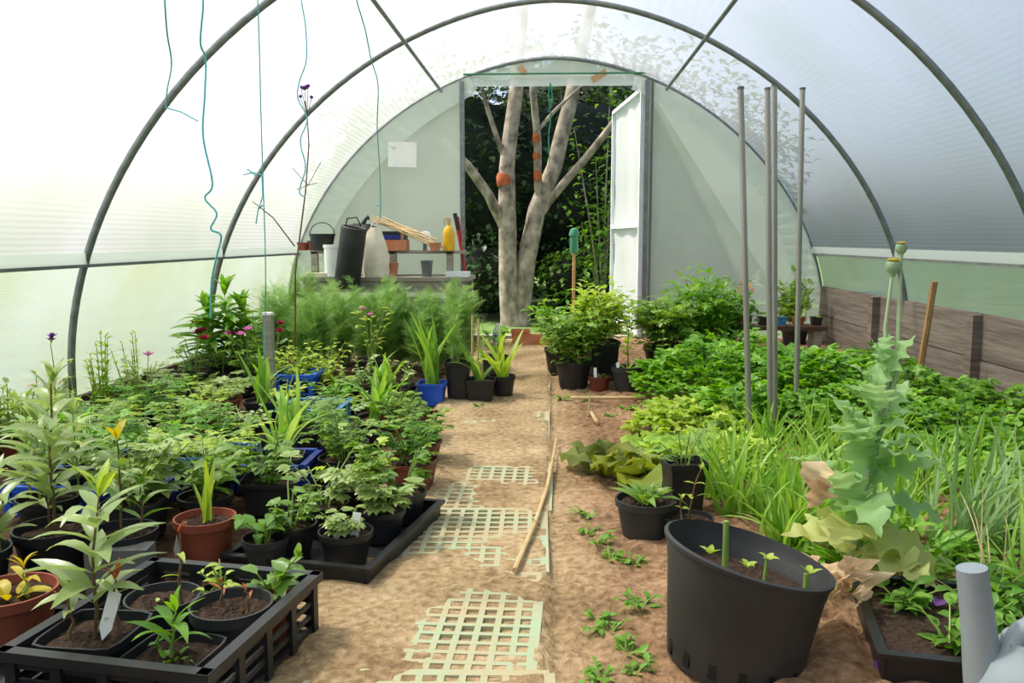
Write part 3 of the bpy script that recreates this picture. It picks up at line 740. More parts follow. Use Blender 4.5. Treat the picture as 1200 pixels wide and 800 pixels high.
# ------------------------------------------------------------------ path things
a, b = G(652, 514, 0.03), G(603, 668, 0.03)
mid = a.lerp(b, .5) + Vector((0.02, 0, 0)); 
cane = empty('bamboo_cane', b, 'pale split bamboo cane lying along the right edge of the path', 'cane')
pts = [a - b, a.lerp(b, .25) + Vector((.012, 0, .004)) - b, mid - b, a.lerp(b, .75) + Vector((.016, 0, .002)) - b, Vector((0, 0, 0))]
MB().tube(pts, [.004, .0055, .0065, .0065, .007], seg=8).build('culm', M['cane'], cane); culm = cane.children[0]
for k in (1, 2, 3): MB().tube([pts[k] - Vector((0, .004, 0)), pts[k] + Vector((0, .004, 0))], .0085, seg=8).build('node', M['cane'], culm)
for (px, py, L, lab) in ((690, 487, .09, 'short pale peg standing in soil near the right path edge'),):
    q = G(px, py, .02); tag(MB().tube([q, q + Vector((.004, 0, L))], [.006, .004], seg=6).build('wooden_peg', M['stakewood']), lab, 'peg')
for (x0, y0, x1, y1, lab) in ((668, 466, 756, 466, 'thin cane lying across the bed before the far black pot'), (692, 482, 700, 495, 'short broken cane piece beside the soil peg')):
    q0, q1 = G(x0, y0, .035), G(x1, y1, .035); tag(MB().tube([q0, q1], .008, seg=7).build('cane_piece', M['cane']), lab, 'cane')

# ------------------------------------------------------------------ crates and trays
def crate(name, c, sx, sy, h, rz, matn, label, group=None, nsl=4, npost=5, z=0.0):
    t = empty(name, (c[0], c[1], z), label, 'crate', group, rz=rz); m = M[matn]; w = 0.012
    MB().box((0, 0, 0.006), (sx - .02, sy - .02, 0.008)).build('base', m, t, False)
    r = MB()
    for s in (-1, 1):
        r.box((0, s * sy / 2, h - .009), (sx + w * 1.6, w * 1.8, .018)); r.box((s * sx / 2, 0, h - .009), (w * 1.8, sy + w * 1.6, .018))
    r.build('rim', m, t, False)
    for s in (-1, 1):
        for k in range(npost):
            q = -0.5 + k / (npost - 1)
            MB().box((s * (sx / 2 - .003), q * (sy - .02), h / 2), (.012, .02, h - .02)).build('post', m, t, False)
            if 0 < k < npost - 1 or s: MB().box((q * (sx - .02), s * (sy / 2 - .003), h / 2), (.02, .012, h - .02)).build('post', m, t, False)
        for k in range(nsl):
            zz = .02 + (h - .05) * k / (nsl - 1)
            MB().box((s * (sx / 2 - .005), 0, zz), (.006, sy - .03, .009)).build('slat', m, t, False)
            MB().box((0, s * (sy / 2 - .005), zz), (sx - .03, .006, .009)).build('slat', m, t, False)
    return t
def tray(name, c, sx, sy, h, rz, matn, label, group=None, soil=False):
    t = empty(name, (c[0], c[1], 0.012), label, 'tray', group, rz=rz); m = M[matn]; w = .008
    MB().box((0, 0, .004), (sx, sy, .006)).build('base', m, t, False)
    for s in (-1, 1):
        MB().box((0, s * sy / 2, h / 2), (sx, w, h)).build('side', m, t, False); MB().box((s * sx / 2, 0, h / 2), (w, sy + w, h)).build('side', m, t, False)
    r = MB()
    for s in (-1, 1): r.box((0, s * (sy / 2 + .006), h), (sx + .03, .02, .008)); r.box((s * (sx / 2 + .006), 0, h), (.02, sy + .02, .0085))
    r.build('rim', m, t, False)
    if soil: MB().box((0, 0, h * .45), (sx - .01, sy - .01, h * .7)).build('soil', M['compost'], t, False)
    return t
CR = Vector((-0.70, 1.485, 0)); CRZ = -0.16
crate('slatted_crate', CR, .37, .41, .13, CRZ, 'blackpl', 'black slatted plastic crate of round pots beside the near path', z=0.012)
def inc(u, v):                               # a spot inside the near crate
    p = Matrix.Rotation(CRZ, 3, 'Z') @ Vector((u, v, 0)) + CR; return p.x, p.y
CZ = 0.023
# plants in the near crate, each leaf a part
x, y = inc(-.095, -.10)
potted(x, y, ('square', .075, .115), 'blackpl', 'tall lance-leaved plant with yellow tip in the front left pot of the black crate',
       lambda p, z: (g_upright(p, .25, 8, 3, 'lance', .13, z, tipmat=LM['lime'], lean=(.01, .02)), g_upright(p, .10, 3, 2, 'lance', .07, z, at=(.03, .02), tipmat=M['orange']), g_upright(p, .09, 2, 2, 'lance', .06, z, at=(-.03, -.02))), 'pale', z=CZ, split=True, stemm='stemdark')
x, y = inc(.07, -.12)
potted(x, y, ('square', .07, .10), 'blackpl', 'small bright green lance-leaved plant in the front right pot of the black crate',
       lambda p, z: (g_upright(p, .085, 5, 2, 'lance', .085, z, lean=(.01, 0)), g_rosette(p, 6, .03, 'ovate', z), g_upright(p, .03, 2, 2, 'ovate', .02, z, at=(-.04, .02))), 'herb', z=CZ, split=True)
x, y = inc(.09, .04)
potted(x, y, ('round', .075, .118), 'dustypl', 'round black pot of compost with withered stalks on the right of the crate',
       lambda p, z: (g_upright(p, .05, 3, 1, 'lance', .03, z, at=(-.02, .02)), g_upright(p, .045, 2, 1, 'lance', .03, z, at=(.03, -.01), tipmat=M['orange'])), 'orange', z=CZ, split=True, stemm='stemdark')
x, y = inc(-.075, .07)
potted(x, y, ('round', .07, .105), 'dustypl', 'round black pot of bare compost with one sprout in the middle of the crate',
       lambda p, z: (g_rosette(p, 5, .018, 'ovate', z), g_upright(p, .15, 3, 1, 'lance', .05, z, at=(.045, -.02), tipmat=M['orange'])), 'lime', z=CZ, split=True, stemm='stemdark')
x, y = inc(.12, .155)
potted(x, y, ('round', .045, .085), 'terra', 'small brown pot with a leafy sprig at the back right corner of the crate',
       lambda p, z: (g_upright(p, .10, 5, 2, 'ovate', .055, z, lean=(.05, -.02)), g_bushy(p, .07, .06, 4, 'ovate', .045, z, 4)), 'green', z=CZ, split=True)
x, y = inc(-.0, .16)
potted(x, y, ('round', .05, .085), 'blackpl', 'small black pot with trailing yellow-green sprigs at the back of the crate',
       lambda p, z: (g_bushy(p, .06, .06, 5, 'ovate', .03, z, 4),), 'lime', z=CZ, split=True)
# near left edge
tray('seed_tray', (-1.13, 1.42), .36, .42, .05, .05, 'blackpl', 'black tray at the left edge holding the brown pot')
potted(-1.06, 1.55, ('round', .085, .12), 'terra', 'brown pot with a yellow-leaved plant at the left picture edge',
       lambda p, z: (g_rosette(p, 5, .07, 'ovate', z, .3, 1.1), g_upright(p, .06, 2, 2, 'lance', .07, z, at=(.03, 0))), 'yellow', z=.022, split=True)
potted(-1.19, 1.92, ('round', .09, .14), 'blackpl', 'tallest lance-leaved plant on a bare dark stem at the left edge',
       lambda p, z: (g_upright(p, .37, 10, 3, 'lance', .13, z, r0=.005, lean=(.02, 0)), g_upright(p, .14, 4, 2, 'lance', .09, z, at=(-.04, .03))), 'pale', split=True, stemm='stemdark')
potted(-1.03, 1.93, ('round', .08, .13), 'blackpl', 'lance-leaved plant with a lime pointed tip behind the crate',
       lambda p, z: (g_upright(p, .24, 6, 2, 'lance', .105, z, tipmat=LM['yellow']), g_upright(p, .12, 4, 2, 'lance', .09, z, at=(.04, .02))), 'green', split=True, stemm='stemdark')
potted(-.865, 2.02, ('round', .073, .115), 'terra', 'red-brown pot with upright lime strap leaves behind the crate',
       lambda p, z: g_grass(p, 8, .17, .35, z, 'strap', .012, .6), 'lime', split=True, z=.02)
potted(-.70, 1.98, ('round', .055, .10), 'dustypl', 'small pot of round green leaves between crate and low tray',
       lambda p, z: g_bushy(p, .07, .07, 5, 'ovate', .055, z, 5), 'deep', split=True)
tag(MB().box((-1.0, 1.86, .06), (.14, .06, .11), rz=.1).build('grey_block', M['greypl'], None, False), 'plain grey block standing behind the black crate', 'block')
potted(-1.36, 2.18, ('round', .08, .12), 'blackpl', 'bushy pale-leaved plant at the left edge behind the tallest lance plant', lambda p, z: [g_upright(p, .24, 7, 3, 'lance', .11, z, at=(dx, dy)) for dx, dy in ((0, 0), (.07, .02), (-.07, .03), (.02, -.07))], 'pale', split=True, z=.012)
potted(-1.13, 2.20, ('square', .075, .11), 'dustypl', 'bushy lobed plant filling the gap behind the lime-tipped plant', lambda p, z: g_bushy(p, .18, .16, 14, 'lobed', .075, z, 6), 'pale', split=True, z=.012)
potted(-.955, 2.24, ('round', .072, .11), 'blackpl', 'small oval-leaved plant behind the red-brown strap-leaf pot', lambda p, z: g_bushy(p, .15, .13, 12, 'ovate', .06, z, 6), 'green', split=True, z=.012)
potted(-1.30, 1.78, ('round', .08, .12), 'blackpl', 'low pale-leaved plant cut by the left picture edge', lambda p, z: [g_upright(p, .17, 6, 3, 'lance', .11, z, at=(dx, dy)) for dx, dy in ((0, 0), (.06, .02), (-.05, .03))], 'pale', split=True, z=.012)
# low tray beside the path
TR = Vector((-.56, 2.19, 0)); TRZ = -.20
tray('low_tray', TR, .36, .52, .045, TRZ, 'blackpl', 'low black tray of pots along the path edge')
def intr(u, v):
    p = Matrix.Rotation(TRZ, 3, 'Z') @ Vector((u, v, 0)) + TR; return p.x, p.y
TZ = .024
for (u, v, lab, L, lm, hh) in ((.085, -.165, 'nearest pot of the low tray, with small toothed leaves and two white tags', .04, 'pale', .07),
                        (-.075, -.15, 'front left pot of the low tray, with dark toothed leaves', .05, 'green', .11),
                        (.10, .02, 'middle path-side pot of the low tray, with spreading lobed leaves', .06, 'pale', .13),
                        (-.07, .03, 'middle left pot of the low tray, with pale lobed leaves', .06, 'pale', .14),
                        (.10, .18, 'farthest path-side pot of the low tray, with large lobed leaves', .065, 'green', .15),
                        (-.07, .19, 'farthest left pot of the low tray, with lobed leaves', .06, 'lime', .15)):
    x, y = intr(u, v)
    potted(x, y, ('round', .066, .085), 'blackpl', lab, lambda p, z, L=L, hh=hh: g_bushy(p, hh, hh * 1.0, 8, 'lobed', L, z, 5), lm, 'pots in the low tray', z=TZ, split=True)

# ------------------------------------------------------------------ rows of potted plants on the left
ORD = ['first', 'second', 'third', 'fourth', 'fifth', 'sixth', 'seventh', 'eighth']
def K(kind):                                  # (generator, leaf colour, pot, words)
    return {
        'lob': (lambda p, z: g_bushy(p, .19, .15, 12, 'lobed', .056, z, 7), 'pale', 'pale lobed leaves'),
        'lobg': (lambda p, z: g_bushy(p, .20, .15, 12, 'lobed', .056, z, 7), 'green', 'fresh green lobed leaves'),
        'pin': (lambda p, z: g_bushy(p, .19, .16, 12, 'pinnate', .10, z, 5), 'pale', 'pale divided leaves'),
        'ping': (lambda p, z: g_bushy(p, .21, .15, 12, 'pinnate', .10, z, 5), 'green', 'green divided leaves'),
        'ova': (lambda p, z: g_bushy(p, .18, .14, 13, 'ovate', .054, z, 8), 'green', 'dense oval leaves'),
        'ovl': (lambda p, z: g_bushy(p, .16, .14, 13, 'ovate', .05, z, 8), 'lime', 'lime oval leaves'),
        'lan': (lambda p, z: [g_upright(p, .2, 6, 3, 'lance', .09, z, at=(dx, dy)) for dx, dy in ((0, 0), (.06, .03), (-.06, .02), (0, -.06), (.03, .08), (-.08, -.06))], 'pale', 'narrow pointed leaves'),
        'str': (lambda p, z: g_grass(p, 14, .27, .6, z, 'strap', .03), 'grass', 'long strap leaves'),
        'low': (lambda p, z: g_bushy(p, .11, .15, 14, 'ovate', .045, z, 7, .1), 'pale', 'low spreading leaves'),
    }[kind]
rows = [
    (2.46, [(-.85, 'lob'), (-1.06, 'pin'), (-1.27, 'ova'), (-1.48, 'lan')], 'first row behind crate'),
    (2.72, [(-.46, 'lobg'), (-.68, 'lob'), (-.90, 'str'), (-1.12, 'low'), (-1.34, 'pin'), (-1.58, 'lob')], 'second row behind crate'),
    (2.98, [(-.50, 'lob'), (-.73, 'ping'), (-.96, 'str'), (-1.2, 'lob'), (-1.44, 'low'), (-1.68, 'pin'), (-1.92, 'lan')], 'third row behind crate'),
    (3.28, [(-.71, 'str'), (-.95, 'lob'), (-1.2, 'low'), (-1.45, 'pin'), (-1.70, 'ovl'), (-1.95, 'lob')], 'fourth row behind crate'),
    (3.58, [(-.76, 'ovl'), (-1.02, 'low'), (-1.28, 'str'), (-1.52, 'lob'), (-1.78, 'ping'), (-2.0, 'low')], 'row level with nearest hoop'),
    (3.90, [(-.78, 'str'), (-1.0, 'ova'), (-1.27, 'low'), (-1.54, 'pin'), (-1.80, 'ova')], 'row before red-brown square pots'),
    (4.22, [(-1.06, 'ovl'), (-1.3, 'lob'), (-1.78, 'low'), (-1.9, 'lob')], 'row before crimson flowers'),
]
k = 0
for (yy, items, rowname) in rows:
    for i, (xx, kd) in enumerate(items):
        g, lm, words = K(kd); k += 1
        lm = {'pale': ('pale', 'green', 'lime', 'pale', 'herb')[k % 5], 'green': ('green', 'herb', 'deep')[k % 3]}.get(lm, lm)
        pk = [('round', .085, .12), ('square', .08, .115), ('round', .078, .11), ('square', .075, .10)][k % 4]; pm = ['blackpl', 'dustypl', 'blackpl', 'terra', 'blackpl', 'darkred'][k % 6]
        jit = 0 if (yy, xx) in ((2.46, -1.48), (2.46, -1.27), (2.72, -1.34), (2.72, -1.12), (2.72, -.90), (4.22, -1.3), (3.58, -1.02)) else 1
        pt = potted(xx + jit * RNG.uniform(-.02, .02), yy + jit * RNG.uniform(-.04, .04), pk, pm, 'potted plant with %s, %s from path, %s' % (words, ORD[i], rowname), g, lm, 'potted plants in rows on the left', z=.012, split=yy < 2.6); pt.scale = (1, 1, 1 if kd == 'str' else {2.46: .86, 2.72: .82, 2.98: .76, 3.28: .70, 3.58: .64, 3.9: .60, 4.22: .60}[yy])
# blue crates and trays between the rows
for (x, y, w, d, h, mt, lab) in ((-1.48, 2.46, .24, .22, .10, 'blue', 'blue slatted crate around a pot, nearest the left picture edge'), (-1.27, 2.46, .19, .22, .085, 'bluedark', 'dark blue crate around a pot, behind the tallest lance-leaved plant'),
        (-1.34, 2.72, .22, .23, .11, 'blue', 'blue crate around a pot in the second row, left one'), (-1.12, 2.72, .20, .22, .12, 'blue', 'blue crate around a pot behind the lime strap pot'), (-.90, 2.72, .21, .22, .10, 'bluedark', 'dark blue slatted crate around strap leaves behind the low tray'),
        (-1.3, 4.22, .24, .24, .15, 'blue', 'blue crate under the crimson flowers before the square stake')):
    crate('blue_crate', (x, y), w, d, h, 0, mt, lab, 'blue crates', nsl=4, npost=5, z=.006)
tray('blue_tray', (-1.02, 3.58), .24, .24, .10, 0, 'teal', 'grey-blue tray holding a pot among the plants')

# ------------------------------------------------------------------ farther left
def flowers(t, pts, matn, r=.02, n=6, seed=1):
    pl = Plant(seed)
    for q in pts:
        pl2 = Plant(seed + int(q[0] * 1000)); 
        for j in range(n): pl2.leaf('petal', Vector(q), pol(6.283 * j / n, .35), r)
        for j in range(n): pl2.leaf('petal', Vector(q) + Vector((0, 0, .003)), pol(6.283 * j / n + .4, .9), r * .7)
        pl2.parts(t, M[matn], M['stem'], lname='flower')
def flowering(x, y, label, matn, hs, seed, lm='green', r=.024, sp=.12, h=.2, name='flowering_plant', group=None, leaf='pinnate', L=.08):
    t = potted(x, y, ('square', .08, .11), 'blackpl', label, lambda p, z: g_bushy(p, h, sp, 9, leaf, L, z, 5), lm, group, z=.012, name=name)
    rr = random.Random(seed)
    for hh in hs:
        a = rr.random() * 6.283; q = Vector((math.cos(a) * sp * rr.random(), math.sin(a) * sp * rr.random(), hh)); mb = MB()
        mb.tube([Vector((0, 0, .09)), Vector((q.x * .5, q.y * .5, hh * .6)), q], .0018, seg=5); flowers(mb.build('flower_stem', M['stem'], t), [q], matn, r, seed=seed)
    return t
q = P(230, 470, 4.35); flowering(q.x, q.y, 'plant with one large crimson bloom nearest the left wall', 'crimson', [.36, .31, .29], 4, r=.05)
q = P(262, 470, 4.42); flowering(q.x, q.y, 'low plant with small crimson blooms under the bright leafy plant', 'crimson', [.33, .31, .30], 5, r=.036)
q = P(290, 470, 4.35); flowering(q.x, q.y, 'plant with mauve-crimson blooms left of the square stake', 'pink', [.34, .33, .31, .32], 6, r=.036)
q = P(318, 470, 4.5); flowering(q.x, q.y, 'plant with crimson blooms just behind the square stake', 'crimson', [.33, .35, .31], 7, r=.036)
q = P(172, 500, 3.75); flowering(q.x, q.y, 'plant with a single pink bloom in the middle of the left rows', 'pink', [.28], 8, 'pale', r=.036, h=.16)
q = P(436, 470, 4.9); flowering(q.x, q.y, 'airy yellow-green plant with a pink bloom before the feathery plants', 'pink', [.40, .37], 9, 'lime', r=.03, h=.34, leaf='ovate', L=.05)
q = P(53, 500, 3.55); 
t = flowering(q.x, q.y, 'plant with orange-tinted leaves near the left wall', 'orange', [.17, .16, .18], 10, 'green', r=.04, h=.15)
q = P(268, 470, 4.5); potted(q.x, q.y, ('round', .1, .16), 'blackpl', 'bright green tiered leafy plant against the left sheet', lambda p, z: [g_upright(p, h, 11, 5, 'lance', .19, z, at=(dx, 0), el=.15) for h, dx in ((.40, 0), (.30, .09), (.29, -.09))], 'herb', z=.012)
q = P(300, 452, 5.2); potted(q.x, q.y, ('round', .1, .16), 'blackpl', 'yellow-green leafy plant half hidden behind the bright tiered plant', lambda p, z: g_bushy(p, .3, .16, 12, 'ovate', .06, z, 7), 'lime', z=.012)
q = P(95, 478, 3.72); planted('tall_weed', -1.98, 3.62, 'sparse yellow-green upright weed around the nearest left hoop foot', lambda p, z: g_feather(p, 9, .42, .13, z, .05, 'lance', 9), 'lime', stemm='stem')
planted('dry_weed', -1.98, 3.95, 'sparse pale weed beside the left sheet beyond the nearest hoop', lambda p, z: g_feather(p, 7, .36, .12, z, .04, 'lance', 8), 'lime', stemm='stem')
q = P(60, 520, 3.2); t = planted('scabious', -1.93, 3.18, 'thin-stemmed plant with a dark purple flower head by the left sheet', lambda p, z: (g_upright(p, .42, 5, 2, 'lance', .05, z), g_upright(p, .34, 5, 2, 'lance', .05, z, at=(.06, .02)), g_upright(p, .3, 4, 2, 'lance', .05, z, at=(-.07, 0))), 'lime', stemm='stem')
flowers(t, [Vector((0, 0, .43)), Vector((.004, 0, .445))], 'purple', .026, 8)
for (px, py, Y, lab) in ((10, 520, 3.0, 'loose pale weed at the left picture edge by the sheet'), ):
    q = P(px, py, Y); planted('pale_weed', q.x, q.y, lab, lambda p, z: g_feather(p, 7, .36, .14, z, .05, 'ovate', 8), 'pale')
# trays, square pots
q = G(352, 468); tray('plant_tray', q.xy, .42, .30, .08, .0, 'blackpl', 'black tray of small red pots right of the square stake')
for i, dx in enumerate((-.13, 0, .13)):
    potted(q.x + dx, q.y - .05, ('square', .055, .09), 'darkred', 'small pot with yellow-green tufts, %s from the stake in the black tray' % ORD[i], lambda p, z: g_bushy(p, .14, .09, 9, 'ovate', .04, z, 6), 'lime', 'small pots in the black tray', z=.022)
    potted(q.x + dx, q.y + .08, ('square', .055, .09), 'terra', 'back pot with tufted yellow-green leaves, %s from the stake in the black tray' % ORD[i], lambda p, z: g_bushy(p, .2, .1, 9, 'ovate', .045, z, 6), 'lime', 'small pots in the black tray', z=.022)
q = G(443, 478); tray('plant_tray', q.xy, .36, .30, .07, .0, 'blackpl', 'black tray of labelled seedlings left of the blue pot')
for i, (dx, dy, h) in enumerate(((-.11, -.05, .12), (.0, -.06, .08), (.11, -.05, .09), (-.1, .08, .2), (.02, .08, .15), (.12, .08, .12))):
    potted(q.x + dx, q.y + dy, ('square', .05, .085), 'blackpl', 'seedling pot in the labelled tray, %s' % ('front left', 'front middle', 'front right', 'back left', 'back middle', 'back right')[i], lambda p, z, h=h: g_bushy(p, h, .08, 7, 'ovate', .035, z, 5), ('pale', 'green', 'pale')[i % 3], 'seedling pots in the labelled tray', z=.022)
for i, (px, py) in enumerate(((468, 520), (494, 520), (478, 506))):
    q = G(px, py); potted(q.x, q.y, ('square', .065, .12), 'darkred', 'square red-brown pot by the path, %s of the three' % ('left', 'right', 'rear')[i], lambda p, z: g_bushy(p, .07, .1, 8, 'lobed', .05, z, 5), 'lobg' if False else 'green', 'red-brown square pots', z=.008, rz=0)
q = G(507, 475); potted(q.x, q.y, ('square', .07, .11), 'blue', 'bright blue square pot of strap leaves by the path', lambda p, z: g_grass(p, 16, .38, .3, z, 'strap', .04, wide=.8), 'grass', z=.008, rz=0)
q = G(537, 472); potted(q.x, q.y, ('square', .062, .21), 'blackpl', 'tallest square black pot, beside the bright blue pot', lambda p, z: g_feather(p, 4, .28, .08, z, .07), 'feather', z=.008, rz=0)
q = G(563, 473); potted(q.x, q.y, ('square', .075, .12), 'blackpl', 'square black pot with arching leaves, middle of the path-side pots', lambda p, z: g_grass(p, 12, .26, .8, z, 'strap', .03), 'grass', z=.008, rz=0)
q = G(588, 468); potted(q.x, q.y, ('round', .07, .12), 'blackpl', 'round black pot with arching lime leaves nearest the path', lambda p, z: g_grass(p, 14, .32, .7, z, 'strap', .03), 'lime', z=.008)
q = G(580, 446); potted(q.x, q.y, ('round', .08, .14), 'blackpl', 'round black pot of dark leaves behind the lime arching leaves', lambda p, z: g_bushy(p, .2, .12, 9, 'ovate', .06, z, 6), 'deep', z=.008)
# feathery tall plants before the bench
for i, (px, Y, h, sp, lab) in enumerate(((330, 5.3, .60, .14, 'nearest the left sheet'), (368, 5.1, .60, .16, 'below the white bucket'), (405, 5.5, .62, .16, 'below the black roll'),
        (440, 5.2, .56, .16, 'below the canvas bag'), (475, 5.4, .58, .16, 'in the middle of the clump'), (505, 5.1, .56, .15, 'below the yellow bottle'), (535, 5.3, .62, .13, 'beside the doorway'), (350, 5.9, .70, .13, 'rear, at the bench corner'), (460, 5.9, .60, .16, 'rear, right before the bench middle'))):
    q = P(px, 420, Y); planted('feathery_plant', q.x, q.y, 'tall feathery green plant %s' % lab, lambda p, z, h=h, sp=sp: g_feather(p, 20, h * .80, sp, z, .13, 'thread', 14), 'feather', 'plant', 'feathery plants before the bench')
# stake, verbena
q = P(317, 460, 4.05); t = empty('square_stake', (q.x, q.y, 0), 'square weathered stake with a pale top among the left plants', 'stake')
MB().box((0, 0, .225), (.042, .042, .47)).build('shaft', M['timber'], t, False); MB().box((0, 0, .463), (.044, .044, .012)).build('cut_top', M['white'], t, False)
vb = P(345, 420, 4.7); vb.z = 0
t = empty('verbena', vb, 'single very tall thin verbena stem with purple flower heads', 'flower')
pp = [Vector((0, 0, 0))] + [P(x, y, 4.7) - vb for x, y in ((346, 320), (351, 280), (358, 225), (362, 170), (360, 135), (357, 118))]
MB().tube(pp, [.006, .0055, .005, .0045, .004, .003, .0025], seg=6).build('stem', M['stemdark'], t)
heads = [(357, 106, .03), (352, 115, .018), (365, 116, .018), (361, 103, .02), (353, 104, .016)]
for (x, y, r) in heads:
    q2 = P(x, y, 4.7) - vb; fst = MB().tube([pp[-2], q2], .002, seg=5).build('flower_stem', M['stemdark'], t); flowers(fst, [q2, q2 + Vector((0, 0, .006))], 'purple', r, 9)
for (x0, y0, x1, y1) in ((361, 217, 343, 197), (361, 217, 376, 190), (361, 217, 348, 222), (361, 217, 372, 214)):
    MB().tube([P(x0, y0, 4.7) - vb, P(x1, y1, 4.7) - vb], .002, seg=5).build('side_stem', M['stemdark'], t)
tag(MB().tube([P(345, 288, 4.9), P(320, 255, 4.6), P(296, 236, 4.4)], [.004, .003, .002], seg=6).build('dry_stalk', M['stemdark']), 'thin dark dry stalk slanting left of the verbena', 'stalk')

# ------------------------------------------------------------------ twine
def twine(pts, r, label, mat='twine', tails=()):
    r *= 1.35; base = Vector(pts[0]); t = empty('twine', base, label, 'twine', 'hanging twine'); 
    out = []
    n = len(pts)
    for i in range(n - 1):
        p0, p1, p2, p3 = [Vector(pts[min(max(j, 0), n - 1)]) for j in (i - 1, i, i + 1, i + 2)]
        for k in range(6):
            u = k / 6; out.append(.5 * ((2 * p1) + (p2 - p0) * u + (2 * p0 - 5 * p1 + 4 * p2 - p3) * u * u + (3 * p1 - p0 - 3 * p2 + p3) * u ** 3) - base)
    out.append(Vector(pts[-1]) - base); strand = MB().tube(out, r, seg=6).build('strand', M[mat], t)
    for tl in tails: MB().tube([Vector(q) - base for q in tl], r * 1.1, seg=6).build('tail', M[mat], strand)
def top(px, Y):
    q = P(px, 0, Y); return Vector((q.x, Y, roofz(q.x) - .01))
twine([top(192, 2.6), P(193, 0, 2.62), P(196, 40, 2.8), P(201, 75, 3.1), P(196, 105, 3.4), P(194, 126, 3.63)], .0022, 'blue twine tied to the nearest hoop, leftmost strand', tails=[[P(194, 126, 3.63), P(212, 131, 3.62), P(232, 142, 3.6)]])
twine([top(238, 2.9), P(238, 0, 2.9), P(236, 30, 2.92), P(235, 52, 2.95), P(241, 70, 3), P(240, 110, 3), P(238, 160, 3), P(249, 215, 3.0), P(240, 232, 3.0), P(254, 250, 3.0), P(247, 268, 3.0), P(259, 276, 3.0), P(254, 300, 3.02), P(248, 330, 3.05), P(247, 372, 3.1)], .0026, 'wavy blue twine hanging second from the left')
twine([top(301, 3.3), P(302, 0, 3.3), P(304, 60, 3.4), P(306, 140, 3.6), P(308, 205, 3.7), P(311, 300, 3.8), P(311, 370, 3.95), P(309, 420, 4.0)], .0020, 'straight dark twine running down to the square stake', tails=[[P(307, 205, 3.7), P(296, 202, 3.69), P(285, 205, 3.68), P(290, 198, 3.68), P(300, 206, 3.69)], [P(307, 206, 3.7), P(308, 230, 3.7), P(303, 245, 3.7), P(308, 240, 3.7)], [P(303, 243, 3.7), P(300, 262, 3.7)]])
twine([top(352, 3.6), P(353, 0, 3.6), P(358, 30, 3.6), P(359, 70, 3.6), P(351, 95, 3.6), P(349, 115, 3.6), P(360, 140, 3.6), P(352, 165, 3.6), P(358, 195, 3.6), P(353, 215, 3.6), P(351, 226, 3.6), P(358, 231, 3.6)], .0022, 'curly blue twine hanging beside the verbena')
twine([top(418, 4.0), P(418, 0, 4.0), P(428, 35, 4.2), P(435, 70, 4.6), P(443, 100, 4.9), P(442, 150, 5.2), P(445, 200, 5.6), P(446, 240, 6.0), P(445, 258, 6.1)], .0026, 'blue twine hanging down to the canvas bag', tails=[[P(445, 238, 6.0), P(440, 240, 6.0), P(447, 243, 6.0)]])
twine([P(645, 97, 6.79), P(643, 110, 6.78), P(645, 140, 6.78), P(643, 160, 6.78), P(644, 192, 6.78)], .0035, 'dark green twine hanging in the doorway', 'twinegreen', tails=[[P(645, 97, 6.79), P(648, 118, 6.78), P(642, 130, 6.78), P(647, 133, 6.78)]])

# ------------------------------------------------------------------ potting bench
BX0, BX1, BY0, BY1, BZ, SZ = -1.84, -.60, 6.15, 6.70, .545, .735
bn = empty('potting_bench', ((BX0 + BX1) / 2, (BY0 + BY1) / 2, 0), 'weathered grey timber potting bench with a raised back shelf', 'bench'); bc = bn.location.copy()
def bb(name, c, d, m='timber', rz=0): return MB().box(Vector(c) - bc, d, rz).build(name, M[m], bn, False)
for k in range(4): bb('tabletop_plank', ((BX0 + BX1) / 2, BY0 + .07 + .137 * k, BZ - .014), (BX1 - BX0, .13, .028))
bb('apron', ((BX0 + BX1) / 2, BY0 + .03, BZ - .07), (BX1 - BX0 - .04, .025, .08))
for x in (BX0 + .05, (BX0 + BX1) / 2, BX1 - .05):
    for y in (BY0 + .06, BY1 - .05): bb('leg', (x, y, (BZ - .03) / 2), (.06, .06, BZ - .03))
bb('lower_shelf', ((BX0 + BX1) / 2, (BY0 + BY1) / 2, .2), (BX1 - BX0 - .06, .46, .025))
bb('brace', ((BX0 + BX1) / 2, BY0 + .03, .36), (BX1 - BX0 - .06, .025, .06))
for x in (BX0 + .04, -1.2, BX1 - .17): bb('shelf_post', (x, BY0 + .28, (BZ + SZ) / 2), (.05, .04, SZ - BZ - .02))
for k in range(2): bb('shelf_plank', ((BX0 + BX1) / 2 - .03, BY0 + .33 + .15 * k, SZ - .012), (BX1 - BX0 - .08, .14, .024))
def onb(px, py, Y, z): q = P(px, py, Y); return Vector((q.x, Y, z))
# on the bench
q = onb(391, 320, 6.24, BZ); t = empty('bucket', q, 'white plastic bucket on the bench left of the black roll', 'bucket')
MB().lathe([(.001, .002), (.062, .002), (.066, .21), (.071, .212), (.071, .235), (.064, .235), (.06, .01), (.001, .01)], seg=30).build('body', M['white'], t)
MB().tube([Vector((.07 * math.cos(a), -.02, .225 - .05 * math.sin(a))) for a in [math.pi * i / 12 for i in range(13)]], .0025, seg=6).build('handle', M['steel'], t)
q = onb(406, 333, 6.06, .475); t = empty('matting_roll', q, 'roll of black sheeting leaning on the bench front', 'roll', tilt=(.10, .17))
vs = MB(); 
vs.lathe([(.001, 0), (.085, 0), (.092, .01), (.092, .435), (.085, .44), (.07, .432), (.068, .4), (.001, .4)], seg=30); vs.build('roll_body', M['dustypl'], t)
MB().tube([Vector((.03 * math.cos(a) * (1 - i / 60), .03 * math.sin(a) * (1 - i / 60), .408)) for i, a in enumerate([.5 * j for j in range(40)])], .003, seg=5).build('roll_edge', M['blackpl'], t)
